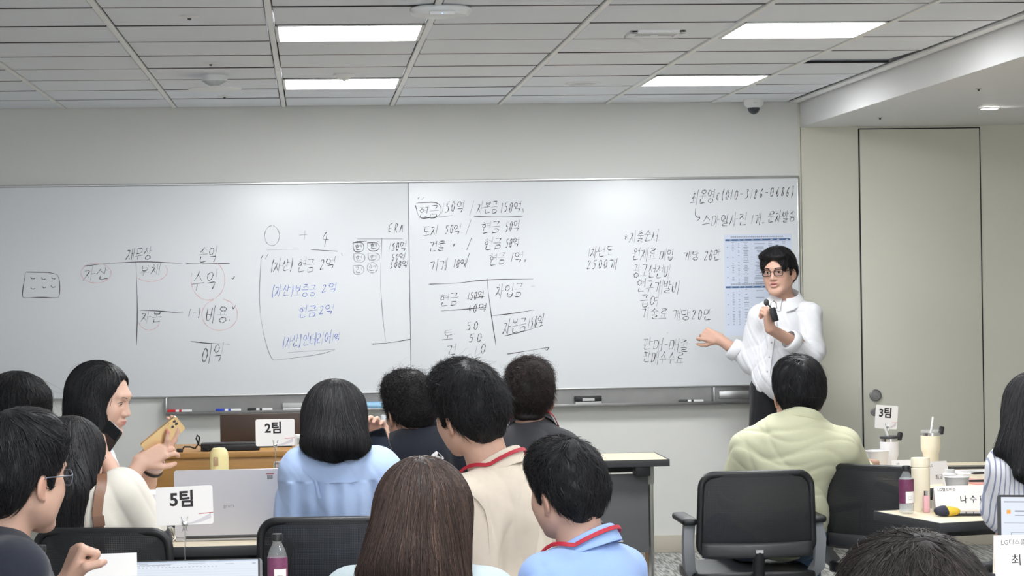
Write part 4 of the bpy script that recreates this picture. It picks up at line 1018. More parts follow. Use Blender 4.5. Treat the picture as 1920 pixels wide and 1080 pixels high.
def table(corner, w_, d_, ang, label, z=ZT, legs='fold', panel=False, grp='training tables'):
    t = thing('training_table', (corner[0], corner[1], 0), label, 'table', grp, rz=math.radians(ang))
    MB().box((w_/2, d_/2, z-.012), (w_, d_, .024), bev=.003).build('tabletop', M['wood_light'], t)
    g = MB()
    for x0, y0, lx, ly in ((w_/2, -.003, w_+.012, .007), (w_/2, d_+.003, w_+.012, .007), (-.003, d_/2, .007, d_), (w_+.003, d_/2, .007, d_)): g.box((x0, y0, z-.015), (lx, ly, .032), bev=.002)
    g.build('edge_band', M['dark'], t)
    MB().box((w_/2, d_/2, z-.045), (w_-.16, .08, .05), bev=.005).build('under_beam', M['dark'], t)
    for x in (.06, w_-.06):
        g = MB(); g.tube([(x, d_/2-.03, z-.05), (x, d_/2-.03, .07)], .018, 10); g.tube([(x, d_/2+.035, z-.05), (x, d_/2+.035, .07)], .018, 10)
        g.build('leg', M['chrome'], t)
        g = MB(); g.tube([(x, .03, .045), (x, d_/2, .07), (x, d_-.03, .045)], .018, 8); g.build('foot_bar', M['dark'], t)
        g = MB(); g.box((x, d_/2, z-.075), (.035, .13, .10), bev=.006); g.build('hinge_bracket', M['lgrey'], t)
        for y in (.05, d_-.05): MB().lathe([(0, -.015), (.022, -.015), (.025, 0), (.022, .015), (0, .015)], 14, Matrix.Translation((x, y, .025)) @ Matrix.Rotation(math.pi/2, 4, 'Y')).build('caster', M['black'], t)
    if panel:
        p = MB().box((w_/2, .10, z-.25), (w_-.16, .018, .36), bev=.004).build('modesty_panel', mat('modesty_grey', (.12, .123, .13), .5), t)
        g = MB()
        for i in range(3): g.box((w_-.30, .089, z-.375-i*.022), (.20, .004, .006))
        g.build('slot_lines', M['white'], p)
        MB().box((w_-.115, .06, z-.05), (.07, .10, .05), bev=.004).build('tilt_lever', M['black'], t)
    return t
q = P(1253, 862, 10.76)
table((q.x-1.5, 10.76), 1.5, .45, 0, 'folding table with grey modesty panel and slot lines, nearest the front wall', panel=True)
qc = PZ(1764, 981, ZT)
table((qc.x, qc.y), 1.2, .46, 14, 'angled table holding the bottle and name card, in front of the empty chair')
q = PZ(1612, 905, ZT)
table((2.24, 9.02), 1.5, .60, 0, 'table behind the angled one holding tumblers and a paper cup', ); table((2.24, 9.635), 1.5, .60, 0, 'farthest right table, with a phone lying on it by the partition wall')
table((-.58, 7.6), .48, .58, 0, 'table under the back-facing silver laptop'); table((-.64, 8.2), .58, .74, 0, 'table with cups and yellow flask behind the silver laptop')
table((-.98, 6.02), 1.05, .66, 0, 'nearest left table, under the open laptop and two bottles, below the picture edge')
table((1.38, 5.1), 1.5, .6, 8, 'nearest right table, under the laptop and folded card at the picture corner')
# presenter's desk with things on it
YD = 11.1; zd = P(400, 848, YD).z; xa, xb = P(258, 848, YD).x, P(604, 848, YD).x
t = thing('wooden_desk', ((xa+xb)/2, YD, 0), 'brown wooden desk in front of the whiteboard, left of centre', 'desk')
W = xb-xa
MB().box((0, .3, zd-.0125), (W, .62, .025), bev=.003).build('desktop', M['wood'], t)
MB().box((0, .012, zd-.025-.07), (W-.01, .02, .14), bev=.002).build('apron', M['wood'], t)
for s_ in (-1, 1): MB().box((s_*(W/2-.02), .3, (zd-.025)/2), (.03, .56, zd-.025), bev=.002).build('side_panel', M['wood'], t)
MB().box((0, .45, (zd-.2)/2+.1), (W-.08, .018, zd-.25)).build('back_panel', M['dark'], t)
q = P(503, 800, 11.3)
t = thing('monitor', (q.x, 11.42, zd), 'dark brown monitor seen from behind on the wooden desk', 'monitor')
hh = P(503, 778, 11.3).z-zd
MB().box((0, 0, hh*.58), (126*MP(11.3)+.14, .03, hh*.86), bev=.006).build('back_shell', mat('dark_brown_plastic', srgb(74, 58, 50), .5), t)
MB().box((0, -.02, hh*.5), (.05, .03, hh*.3), bev=.006).build('mount', M['black'], t); MB().box((0, .0, .06), (.05, .03, .12)).build('stand', M['black'], t); MB().box((0, 0, .006), (.22, .16, .012), bev=.004).build('foot', M['black'], t)
q = P(432, 838, 11.18)
t = thing('closed_laptop', (q.x, 11.2, zd), 'closed black laptop lying on the wooden desk', 'laptop')
MB().box((.0, 0, .016), (.27, .10, .030), bev=.004).build('base', M['black'], t); MB().box((0, .0, .034), (.27, .10, .006), bev=.002).build('lid', M['dark'], t)
t = thing('cable', (P(370, 840, 11.15).x, 11.15, zd), 'looped black cable standing up on the wooden desk', 'cable')
pp = [(340, 846), (345, 838), (356, 838), (366, 841), (372, 832), (368, 822), (370, 816), (374, 820), (372, 834), (380, 838), (392, 844)]
MB().tube([P(x, y, 11.15)-Vector(t.location)+Vector((0, .01*math.sin(i), 0)) for i, (x, y) in enumerate(pp)], .004, 6).build('wire', M['black'], t, smooth=80); MB().box(P(337, 845, 11.15)-Vector(t.location), (.03, .02, .02), bev=.005).build('plug', M['black'], t)
q = P(559, 842, 11.12)
t = thing('white_box', (q.x, 11.1+.06, zd), 'small white boxy device right of the number 2 sign on the desk', 'device')
MB().box((.01, 0, .035), (.05, .05, .07), bev=.004).build('body', M['white'], t); MB().box((.01, -.026, .04), (.03, .002, .03)).build('face_panel', M['lgrey'], t)
# ------------------------------------------------------------------ team signs
swoosh = mat('pale_swoosh', srgb(214, 210, 216), .6)
def sign(px, cy, Y, txt, lab, rz=0, zb=ZT, wd=.152, hd=.103, tilt=0):
    c_ = P(px, cy, Y)
    t = thing('team_sign', (c_.x, c_.y, zb), lab, 'table sign', 'numbered table signs', rz=rz); zc = c_.z-zb
    R = Matrix.Translation((0, 0, zc)) @ Matrix.Rotation(math.pi/2, 4, 'X') @ Matrix.Rotation(tilt, 4, 'Z')
    cd = MB().prism(rrect(wd, hd, .006, 4), -.001, .001, R).build('card', M['card'], t)
    text_obj(txt, hd*.46, R @ Matrix.Translation((-.006, hd*.15, .0012)), M['print'], 'lettering', cd, bold=.03)
    g = MB()
    for i in range(8): 
        a, b_ = i/8, (i+1)/8; f = lambda u: (-.002+u*wd*.47, -hd*.47+hd*.26*u**1.6)
        g.quad([R @ Vector((*f(a), .0012)), R @ Vector((*f(b_), .0012)), R @ Vector((f(b_)[0], f(b_)[1]-.013*(b_)-.001, .0012)), R @ Vector((f(a)[0], f(a)[1]-.013*a-.001, .0012))])
    g.build('swoosh_print', swoosh, cd)
    MB().box((wd*.36, -hd*.245, .0013), (wd*.26, .0016, .0004), R @ Matrix.Rotation(.06, 4, 'Z')).build('red_print_line', M['red'], cd)
    zl = zc-hd/2
    g = MB(); g.box((0, 0, zl+.003), (.016, .012, .014), bev=.002)
    for s_ in (-1, 1): g.tube([(s_*.006, -.004, zl+.01), (s_*.004, -.007, zl-.006), (s_*.006, -.007, zl-.016)], .0012, 6); g.tube([(s_*.006, -.004, zl+.01), (s_*.009, -.005, zl+.022)], .0012, 6)
    g.build('clip', M['chrome'], t)
    MB().tube([(0, 0, zl), (0, 0, .004)], .0016, 8).build('pole', M['chrome'], t)
    MB().lathe([(0, .007), (.03, .007), (.033, .004), (.033, 0), (0, 0)], 28).build('base', M['chrome'], t)
    return t
sign(346, 948, 6.5, '5팀', 'white card sign with number 5 in front of the silver laptop', tilt=.02)
sign(516, 811, 9.55 if False else 8.72, '2팀', 'white card sign with number 2 before the dark monitor', wd=.140, hd=.097)
sign(1662, 782, 9.85, '3팀', 'white card sign with number 3 on the right-hand tables', rz=.30, wd=.106, hd=.098, tilt=-.09)
# ------------------------------------------------------------------ bottles, cups, flasks
def bottle(px, base_y, h, r, name, lab, liquid=None, label_m=None, cap='black', Y=None, z=ZT, card=False, grp=None, fill=.62, print_=None, lz=(.22, .6), label_lab=None):
    q = PZ(px, base_y, z) if Y is None else Vector((P(px, base_y, Y).x, Y, z))
    t = thing(name, (q.x, q.y, z), lab, 'bottle', grp)
    pr = [(0, .004), (r*.8, .0), (r*.97, .006), (r, .014), (r, h*.58), (r*.97, h*.66), (r*.78, h*.76), (r*.47, h*.85), (r*.43, h*.88), (r*.43, h*.93)]
    MB().lathe(pr, 28).build('body', M['clear'], t, smooth=50)
    if liquid is not None: MB().lathe([(0, .006), (r*.9, .008), (r*.95, .016), (r*.95, h*fill), (0, h*fill)], 28).build('liquid', liquid, t, smooth=50)
    cm = M[cap] if isinstance(cap, str) else cap
    MB().lathe([(r*.5, h*.89), (r*.54, h*.895), (r*.54, h*.985), (r*.48, h), (0, h)], 24).build('cap', cm, t)
    if label_m is not None:
        lb = MB().lathe([(r*1.012, h*lz[0]), (r*1.012, h*lz[1])], 28, cap=False).build('label', label_m, t, smooth=60)
        if card:
            g = MB(); g.sheet(lambda u, v: Vector((r*1.03*math.sin((u-.25)*1.3), -r*1.03*math.cos((u-.25)*1.3), h*(.23+.24*v))), 8, 2); g.build('label_patch', M['paper'], lb)
            g = MB()
            for i in range(3): g.sheet(lambda u, v: Vector((r*1.04*math.sin((u*.6+.0)*1.0), -r*1.04*math.cos((u*.6+.0)*1.0), h*(.30+.035*i+.012*v))), 6, 1)
            g.build('label_print', M['lgrey'], lb)
        if print_: print_(t, lb, r, h)
    return t
def tint(name, c, rough=.1, trans=.0): return mat(name, c, rough, trans=trans, coat=.3)
purple = mat('purple_label', srgb(120, 62, 98), .5, var=.5, vscale=90)
plum = mat('plum_label', srgb(108, 50, 84), .5, var=.5, vscale=80)
teal = mat('green_liquid', srgb(70, 125, 120), .12, trans=.4); clearw = mat('water', (.75, .80, .82), .05, alpha=.35)
bottle(521, 1100, .170, .0262, 'drink_bottle', 'clear bottle with purple floral label and black cap, left of the brown-haired woman', None, purple, Y=6.3, card=True, grp='drink bottles', lz=(.10, .64))
bottle(1700, 963, .165, .0258, 'drink_bottle', 'clear bottle with plum label and black cap beside the tall cream thermos', clearw, plum, card=True, grp='drink bottles', lz=(.22, .72), fill=.74)
bottle(78, 1100, .158, .0262, 'drink_bottle', 'clear bottle of blue-green drink at lower left behind the fist', teal, None, Y=6.28, grp='drink bottles', fill=.55)
blu = mat('blue_cap_ring', srgb(60, 80, 170), .4)
def wprint(t, lb, r, h):
    g = MB(); g.sheet(lambda u, v: Vector((r*1.03*math.sin((u-.5)*1.2), -r*1.03*math.cos((u-.5)*1.2), h*(.50+.04*v))), 8, 1); g.build('label_print', blu, lb)
bottle(722, 852, .215, .031, 'water_bottle', 'clear water bottle with pale label between the blouse and the curly-haired man', clearw, M['paper'], cap='clearcap', Y=10.98, lz=(.46, .66), print_=wprint, fill=.7)
def cup(px, base_y, h, r, lab, Y=None, z=ZT, lid=None):
    q = PZ(px, base_y, z) if Y is None else Vector((P(px, base_y, Y).x, Y, z))
    t = thing('paper_cup', (q.x, q.y, z), lab, 'cup', 'paper cups')
    MB().lathe([(0, .004), (r*.72, .002), (r*.74, 0), (r*.99, h-.004), (r*1.05, h-.002), (r*1.05, h), (r*.96, h), (r*.70, .008), (0, .008)], 28).build('wall', M['paper'], t, smooth=50)
    MB().lathe([(r*1.02, h-.002), (r*1.07, h), (r*1.02, h+.002)], 28, cap=False).build('rim', M['white'], t)
    return t
cup(364, 0, .095, .042, 'white paper cup beside the pale yellow flask', Y=8.35)
cup(1646, 893, .105, .046, 'tall white paper cup beside the straw tumbler')
cup(1795, 938, .078, .045, 'low white paper cup behind the folded name card', Y=8.62)
q = Vector((P(397, 0, 8.62).x, 8.62, ZT)); ylw = mat('pale_yellow', srgb(238, 226, 168), .4); H_ = P(397, 839, 8.62).z-ZT; r = 17.5*MP(8.62)
t = thing('flask', q, 'pale yellow vacuum flask with rounded cap on the table', 'flask')
MB().lathe([(0, 0), (r*.95, 0), (r, .006), (r, H_*.64), (0, H_*.64)], 32).build('body', ylw, t); MB().lathe([(0, H_*.645), (r*.97, H_*.645), (r*.97, H_*.66), (0, H_*.66)], 32).build('ring', M['grey'], t)
MB().lathe([(0, H_*.665), (r, H_*.665), (r, H_*.86), (r*.92, H_*.94), (r*.65, H_*.99), (0, H_)], 32).build('cap', ylw, t); MB().box((-r*.3, -r*.97, H_*.80), (r*.5, .008, H_*.13), bev=.003).build('button', mat('beige', srgb(176, 150, 120), .5), t)
q = Vector((P(520, 0, 8.45).x, 8.45, ZT))
t = thing('tumbler', q, 'short beige tumbler with steel rim beside the light blue sleeve', 'tumbler', 'insulated tumblers'); tb = mat('beige_cup', srgb(206, 192, 178), .45); H_ = P(520, 866, 8.45).z-ZT; r = .040
MB().lathe([(0, 0), (r*.8, 0), (r*.85, .006), (r, H_*.55), (r, H_*.84), (0, H_*.84)], 32).build('body', tb, t); MB().lathe([(0, H_*.84), (r*1.01, H_*.84), (r*1.01, H_*.96), (r*.96, H_), (0, H_)], 32).build('rim', M['chrome'], t)
q = Vector((P(493, 0, 8.3).x, 8.3, ZT))
t = thing('small_bottle', q, 'small bottle with black cap just showing above the silver laptop', 'bottle'); hb = P(493, 892, 8.3).z-ZT
MB().lathe([(0, 0), (.024, 0), (.025, .01), (.025, hb*.6), (.013, hb*.8), (.013, hb*.85), (0, hb*.85)], 24).build('body', M['clear'], t); MB().lathe([(0, hb*.83), (.0145, hb*.83), (.0145, hb*.98), (.013, hb), (0, hb)], 20).build('cap', M['black'], t)
q = Vector((P(378, 0, 8.07).x, 8.07, ZT)); hb = P(378, 893, 8.07).z-ZT
t = thing('travel_mug', q, 'mug with black flip lid half hidden behind the silver laptop', 'mug')
MB().lathe([(0, 0), (.03, 0), (.034, hb*.8), (0, hb*.8)], 24).build('body', M['white'], t); MB().lathe([(0, hb*.8), (.034, hb*.8), (.034, hb*.92), (.03, hb*.94), (0, hb*.94)], 24).build('lid', M['black'], t); MB().box((.012, 0, hb*.95), (.05, .022, .014), bev=.005).build('flip_tab', M['black'], t)
def tumbler(px, base_y, top_y, lab, m, Y, wtop, straw):
    q = Vector((P(px, base_y, Y).x, Y, ZT)); Ht = P(px, top_y, Y).z-ZT; r = wtop/2
    t = thing('tumbler', q, lab, 'tumbler', 'insulated tumblers')
    MB().lathe([(0, 0), (r*.74, 0), (r*.78, .006), (r*.80, Ht*.36), (r*.97, Ht*.46), (r, Ht*.52), (r, Ht*.85), (0, Ht*.85)], 32).build('body', m, t)
    MB().lathe([(0, Ht*.85), (r*.99, Ht*.85), (r*.99, Ht*.93), (0, Ht*.93)], 32).build('steel_rim', M['chrome'], t)
    MB().lathe([(0, Ht*.93), (r*1.02, Ht*.93), (r*1.02, Ht*.985), (r*.95, Ht), (0, Ht)], 32).build('lid', M['clear'] if straw > 0 else M['dark'], t)
    MB().tube([(.0, 0, Ht*.9), (straw*.012, 0, Ht*1.12), (straw*.022, 0, Ht+.055)], .0045, 8).build('straw', M['white'], t)
    MB().box((-.3*straw*r*0+r*.35, 0, Ht*1.02), (.022, .018, .035), Matrix.Rotation(.2, 4, 'Y'), bev=.006).build('spout_tab', M['black'], t)
cream = mat('cream_enamel', srgb(236, 228, 206), .4)
tumbler(1668, 893, 817, 'white tumbler with steel rim and straw under the number 3 sign', mat('white_enamel', srgb(240, 238, 240), .35), 9.72, .075, -1)
tumbler(1746, 880, 806, 'cream tumbler with steel rim standing by itself at the back of the right tables', cream, 10.02, .085, .5)
q = PZ(1727, 957, ZT); Ht = P(1727, 858, q.y).z-ZT; r = 18*MP(q.y)
t = thing('thermos', q, 'tall cream thermos bottle right of the plum-labelled bottle', 'thermos')
MB().lathe([(0, 0), (r*.93, 0), (r*.98, .006), (r*.98, Ht*.80), (r*.9, Ht*.82), (r*.9, Ht*.83), (0, Ht*.83)], 32).build('body', cream, t); MB().lathe([(0, Ht*.83), (r, Ht*.83), (r, Ht*.98), (r*.96, Ht), (0, Ht)], 32).build('cap', cream, t)
q = PZ(1737, 961, ZT); pk = mat('pink_plastic', srgb(226, 176, 182), .35)
t = thing('lip_tube', q, 'small pink standing tube with silver top beside the thermos', 'tube'); h_ = P(1737, 919, q.y).z-ZT
MB().box((0, 0, h_*.38), (.022, .018, h_*.76), bev=.004).build('body', pk, t); MB().lathe([(0, h_*.76), (.008, h_*.76), (.008, h_*.97), (0, h_)], 16).build('cap', M['chrome'], t)
q = Vector((P(1769, 0, 9.05).x, 9.06, ZT)); h_ = P(1767, 880, 9.06).z-ZT
t = thing('small_bottle', q, 'small squat white bottle behind the folded name card', 'bottle')
MB().lathe([(0, 0), (.026, 0), (.028, .006), (.028, h_*.72), (.022, h_*.8), (0, h_*.8)], 24).build('body', M['white'], t); MB().lathe([(0, h_*.8), (.02, h_*.8), (.02, h_*.98), (0, h_)], 20).build('cap', M['white'], t)
q = Vector((P(1690, 0, 9.25).x, 9.25, ZT)); h_ = P(1690, 884, 9.25).z-ZT
t = thing('black_pouch', q, 'glossy black pouch behind the plum-labelled bottle', 'pouch')
MB().box((0, 0, h_/2), (.095, .07, h_), bev=.018, seg=4).build('body', mat('gloss_black', (.01, .01, .012), .15, coat=.5), t); MB().tube([(-.045, -.036, h_*.75), (.045, -.036, h_*.75)], .002, 6).build('zip', M['grey'], t)
# ------------------------------------------------------------------ folded name cards
def card(px, base_y, wd, hd, lab, lines, rz=0, Y=None, z=ZT, lean=.30):
    q = PZ(px, base_y, z) if Y is None else Vector((P(px, base_y, Y).x, Y, z))
    t = thing('name_card', (q.x, q.y, z), lab, 'name card', 'folded name cards', rz=rz)
    dp = hd*math.sin(lean); hz = hd*math.cos(lean)
    R1 = Matrix.Translation((0, 0, 0)) @ Matrix.Rotation(math.pi/2-lean, 4, 'X')
    f = MB().box((0, hd/2, 0), (wd, hd, .0009), R1).build('front_leaf', M['card'], t, smooth=0)
    MB().box((0, hd/2, 0), (wd, hd, .0009), Matrix.Translation((0, 2*dp, 0)) @ Matrix.Rotation(math.pi/2+lean, 4, 'X')).build('back_leaf', M['card'], t, smooth=0)
    for tx, sz, x, y, bold, al in lines: text_obj(tx, sz*hd, R1 @ Matrix.Translation((x*wd, y*hd, .0008)), M['print'], 'lettering', f, bold=bold, align=al)
    return t
card(1808, 957, .20, .088, 'large folded white name card with a printed name on the angled table', [('LG헬로비전', .15, -.44, .84, .0, 'LEFT'), ('나 수 미', .33, .18, .42, .008, 'CENTER')], rz=.03)
card(1930, 0, .20, .100, 'folded white name card at the lower right corner before the open laptop', [('LG디스플레이', .15, -.42, .82, .0, 'LEFT'), ('최 보 윤', .29, -.07, .38, .008, 'CENTER')], rz=-.16, Y=5.62, z=P(1890, 1082, 5.62).z)
card(1763, 893, .11, .090, 'small folded name card leaning between cream tumbler and thermos', [('최고수', .24, .1, .3, .0, 'CENTER'), ('LG', .14, -.25, .82, 0, 'CENTER')], rz=.45, Y=9.2)
card(1705, 880, .14, .075, 'white folded name card half hidden by the straw tumbler', [('LG', .14, -.3, .8, 0, 'CENTER'), ('정', .36, -.18, .35, .008, 'CENTER')], rz=.25, Y=9.5)
card(485, 0, .16, .085, 'folded white name card behind the silver laptop, with curled edge', [('LG', .14, -.30, .75, 0, 'CENTER')], rz=.2, Y=8.55, z=ZT)
card(441, 0, .09, .085, 'narrow folded name card standing on edge behind the silver laptop', [('김', .2, .2, .5, 0, 'CENTER')], rz=1.0, Y=8.5, z=ZT)
card(188, 0, .14, .06, 'blank white folded card beside the fist at lower left', [], rz=.1, Y=6.2, z=P(188, 1082, 6.2).z)
# ------------------------------------------------------------------ laptops
def laptop(loc, wd, hd, lean, rz, lab, back, name='open_laptop', case='lgrey', content=None):
    t = thing(name, loc, lab, 'laptop', None, rz=rz)
    MB().box((0, -.0 - hd*.5, .008), (wd, hd, .014), bev=.003).build('base', M[case], t)
    MB().box((0, -hd*.45, .0155), (wd*.86, hd*.42, .002)).build('keyboard', M['dark'], t)
    R = Matrix.Translation((0, .0, .016)) @ Matrix.Rotation(math.pi/2-lean, 4, 'X')
    lid = MB().prism(rrect(wd, hd, .008, 4), -.003, .003, R @ Matrix.Translation((0, hd/2, 0))).build('lid', M[case], t)
    sc = MB().box((0, hd/2+.004, .0034), (wd*.965, hd*.93, .0008), R).build('screen', M['black'], lid)
    if content: content(R, wd, hd, sc)
    MB().tube([(-wd*.4, 0, .014), (wd*.4, 0, .014)], .006, 8).build('hinge', M['dark'], t)
    return t, R, lid
M['silver'] = mat('silver_lid', srgb(205, 204, 210), .4, metal=.15)
qg = P(430, 1018, 7.75)
t, R, lid = laptop((qg.x, 7.76, ZT), 200*MP(7.75), .215, .10, math.pi, 'silver laptop seen from its back on the left table', True, case='silver')
Rb = R @ Matrix.Rotation(math.pi, 4, 'Y')
text_obj('gram', .017, Rb @ Matrix.Translation((0, .098, .0031)), mat('lid_print', (.25, .25, .26), .4), 'lettering', lid)
MB().box((.134, .199, .0033), (.024, .0022, .0004), Rb).build('red_sticker_line', M['red'], lid); g = MB()
for i in range(5):
    for j in range(3): g.box((.126+i*.0036, .192-j*.004, .0033), (.0026, .0028, .0003), Rb)
g.build('sticker', M['dark'], lid)
lit = mat('lit_screen', (.02, .02, .02), .3, emit=srgb(226, 234, 246), estr=.75); lit2 = mat('lit_screen_bar', (.02, .02, .02), .3, emit=srgb(196, 212, 234), estr=.7)
lit3 = mat('lit_screen_grey', (.02, .02, .02), .3, emit=srgb(150, 160, 176), estr=.6); lgn = mat('lit_green', (.02, .02, .02), .3, emit=srgb(50, 150, 90), estr=.7); lor = mat('lit_orange', (.02, .02, .02), .3, emit=srgb(240, 160, 40), estr=.8); lnv = mat('lit_navy', (.02, .02, .02), .3, emit=srgb(70, 90, 130), estr=.6)
def strip(R, x0, x1, y0, y1, lv): return (( (x0+x1)/2, (y0+y1)/2, .0040+lv*.0003), (abs(x1-x0), abs(y1-y0), .0003), R)
def sheetscreen(R, wd, hd, par):
    g = lambda name, m, bs: [b_.build(name, m, par, smooth=0) for b_ in [bs]]
    a = MB(); a.box(*strip(R, -wd*.47, wd*.47, hd*.06, hd*.975, 0)); g('page', lit, a)
    a = MB(); a.box(*strip(R, -wd*.47, wd*.47, hd*.935, hd*.97, 1)); g('tab_bar', lit2, a)
    a = MB()
    for r_, n in ((.952, 4), (.90, 3)):
        for i in range(n): a.box(*strip(R, wd*(-.42+i*.2), wd*(-.42+i*.2+.12), hd*r_, hd*(r_+.008), 2))
    for i in range(24): a.box(*strip(R, wd*(-.45+i*.027), wd*(-.45+i*.027+.012), hd*.80, hd*.812, 2))
    for i in range(7): a.box(*strip(R, wd*(-.38+i*.035), wd*(-.38+i*.035+.024), hd*.845, hd*.855, 2))
    a.box(*strip(R, -wd*.36, -wd*.14, hd*.872, hd*.884, 2)); a.box(*strip(R, wd*.24, wd*.30, hd*.86, hd*.872, 2)); a.box(*strip(R, wd*.43, wd*.455, hd*.86, hd*.88, 2))
    for i in range(9):
        a.box(*strip(R, -wd*.46, wd*.46, hd*(.72-.07*i), hd*(.722-.07*i), 2))
    g('page_marks', lit3, a)
    a = MB(); a.box(*strip(R, -wd*.45, -wd*.425, hd*.86, hd*.885, 2)); g('green_icon', lgn, a)
def slidescreen(R, wd, hd, par):
    a = MB(); a.box(*strip(R, -wd*.47, wd*.47, hd*.06, hd*.975, 0)); a.build('page', lit, par, smooth=0)
    a = MB(); a.box(*strip(R, -wd*.43, -wd*.40, hd*.80, hd*.84, 2)); a.build('orange_icon', lor, par, smooth=0)
    a = MB()
    a.box(*strip(R, -wd*.37, -wd*.05, hd*.82, hd*.835, 2)); a.box(*strip(R, -wd*.37, wd*.05, hd*.78, hd*.788, 2)); a.box(*strip(R, -wd*.45, wd*.1, hd*.92, hd*.932, 1)); a.box(*strip(R, -wd*.45, wd*.4, hd*.70, hd*.704, 1))
    for x0, x1, y0, y1 in ((-.40, .02, .40, .405), (-.40, .02, .60, .604), (-.40, -.395, .40, .60), (.02, .024, .40, .60), (-.40, .02, .14, .144), (-.40, .02, .34, .344), (-.40, -.395, .14, .34), (-.36, -.1, .52, .53), (-.36, -.16, .48, .487), (-.36, -.1, .27, .28)): a.box(*strip(R, wd*x0, wd*x1, hd*y0, hd*y1, 2))
    a.build('page_marks', lit3, par, smooth=0)
    a = MB(); a.box(*strip(R, -wd*.36, wd*.40, hd*.43, hd*.445, 2)); a.box(*strip(R, -wd*.36, wd*.40, hd*.18, hd*.195, 2)); a.build('navy_bars', lnv, par, smooth=0)
qn = P(360, 1046, 6.36)
laptop((qn.x, 6.29, ZT+.0), 264*MP(6.3), qn.z-ZT-.014, .22, 0, 'open laptop with a lit spreadsheet at the bottom left edge', False, case='grey', content=sheetscreen)
qn = P(1872, 1000, 5.95)
laptop((qn.x+.165, 5.92, ZT), (.34), .244, .24, -.30, 'open laptop with a lit slide page at the right edge', False, case='black', content=slidescreen)
# ------------------------------------------------------------------ loose things on the tables
q = PZ(1778, 968, ZT)
t = thing('mouse_pouch', (q.x, q.y, ZT), 'yellow and navy rounded pouch lying by the folded name card', 'pouch', rz=-.1)
sd = SDF(); sd.el(Vector((-.012, 0, .018))+Vector(t.location), (.038, .026, .019)); sd.plane(Vector((0, 0, .001))+Vector(t.location), (0, 0, -1), .004); sd.plane(Vector((.004, 0, 0))+Vector(t.location), (1, 0, .35), .003); v_, q_ = sd.mesh(.002); bpy.context.view_layer.update(); mesh_obj('navy_part', v_, q_, mat('navy_fabric', srgb(38, 40, 58), .7), t)
sd = SDF(); sd.el(Vector((-.004, 0, .0165))+Vector(t.location), (.046, .024, .0175)); sd.plane(Vector((0, 0, .001))+Vector(t.location), (0, 0, -1), .004); v_, q_ = sd.mesh(.002); mesh_obj('yellow_part', v_, q_, mat('yellow_fabric', srgb(225, 190, 60), .6), t)
def phone(loc, rz, lab, m='black', cat='phone', grp=None, R=None, back=None, w_=.074, h_=.155):
    t = thing('smartphone', loc, lab, cat, grp, rz=rz)
    if R is not None: t.matrix_world = Matrix.Translation(loc) @ R
    bpy.context.view_layer.update()
    MB().prism(rrect(w_, h_, .010, 5), .0, .008).build('case', back or M[m], t)
    MB().prism(rrect(w_*.93, h_*.96, .009, 5), .0078, .0086).build('screen', mat('dark_glass', (.008, .009, .012), .08), t)
    g = MB(); g.prism(rrect(.030, .034, .007, 4), -.0022, .0005, Matrix.Translation((w_*.22, h_*.35, 0))); cp = g.build('camera_island', back or M[m], t)
    for x, y in ((-.007, .008), (.007, .008), (-.007, -.008)): MB().lathe([(0, -.0032), (.0045, -.0032), (.0058, -.0022), (.006, -.001), (0, -.001)], 16, Matrix.Translation((w_*.22+x, h_*.35+y, 0))).build('camera_lens', M['dark'], cp)
    return t
q = PZ(1822, 966, ZT); phone((q.x, q.y, ZT+.001), 1.35, 'black phone lying on the angled table in front of the name card', grp='phones')
q = PZ(1815, 878, ZT); phone((q.x, q.y, ZT+.001), 1.45, 'dark phone lying at the back of the right tables', grp='phones', w_=.085, h_=.18)
def paper(px, py, w_, d_, rz, lab, m, n=1, grp='papers on the right tables', z=ZT):
    q = PZ(px, py, z); t = thing('paper_sheet', (q.x, q.y, z), lab, 'paper', grp, rz=rz)
    MB().box((0, 0, .0015+.001*n), (w_, d_, .001+.002*n)).build('sheet', m, t, smooth=0)
    g = MB()
    for i in range(5): g.box((-.01, d_*(.3-i*.13), .0026+.002*n), (w_*.7, d_*.03, .0002))
    g.build('print_lines', M['lgrey'], t, smooth=0)
pinkp = mat('pink_paper', srgb(232, 168, 160), .7)
paper(1862, 905, .21, .20, .1, 'salmon pink booklet lying behind the name card', pinkp, 3); paper(1852, 886, .28, .2, -.05, 'white sheet lying behind the salmon booklet', M['paper']); paper(1797, 900, .12, .06, .2, 'small pink slip near the squat white bottle', pinkp)
for px, py, rz, lb in ((1850, 893, .15, 'black pen lying on the white sheet, right tables'), (1845, 908, -.05, 'black pen lying on the salmon booklet')):
    q = PZ(px, py, ZT); t = thing('pen', (q.x, q.y, ZT+.014), lb, 'pen', 'pens on the right tables', rz=rz); Rx = Matrix.Rotation(math.pi/2, 4, 'Y')
    MB().lathe([(0, -.07), (.002, -.066), (.0045, -.055), (.0045, .04), (0, .04)], 12, Rx).build('barrel', M['black'], t); MB().lathe([(0, .02), (.0055, .02), (.0055, .07), (0, .07)], 12, Rx).build('cap', M['dark'], t)
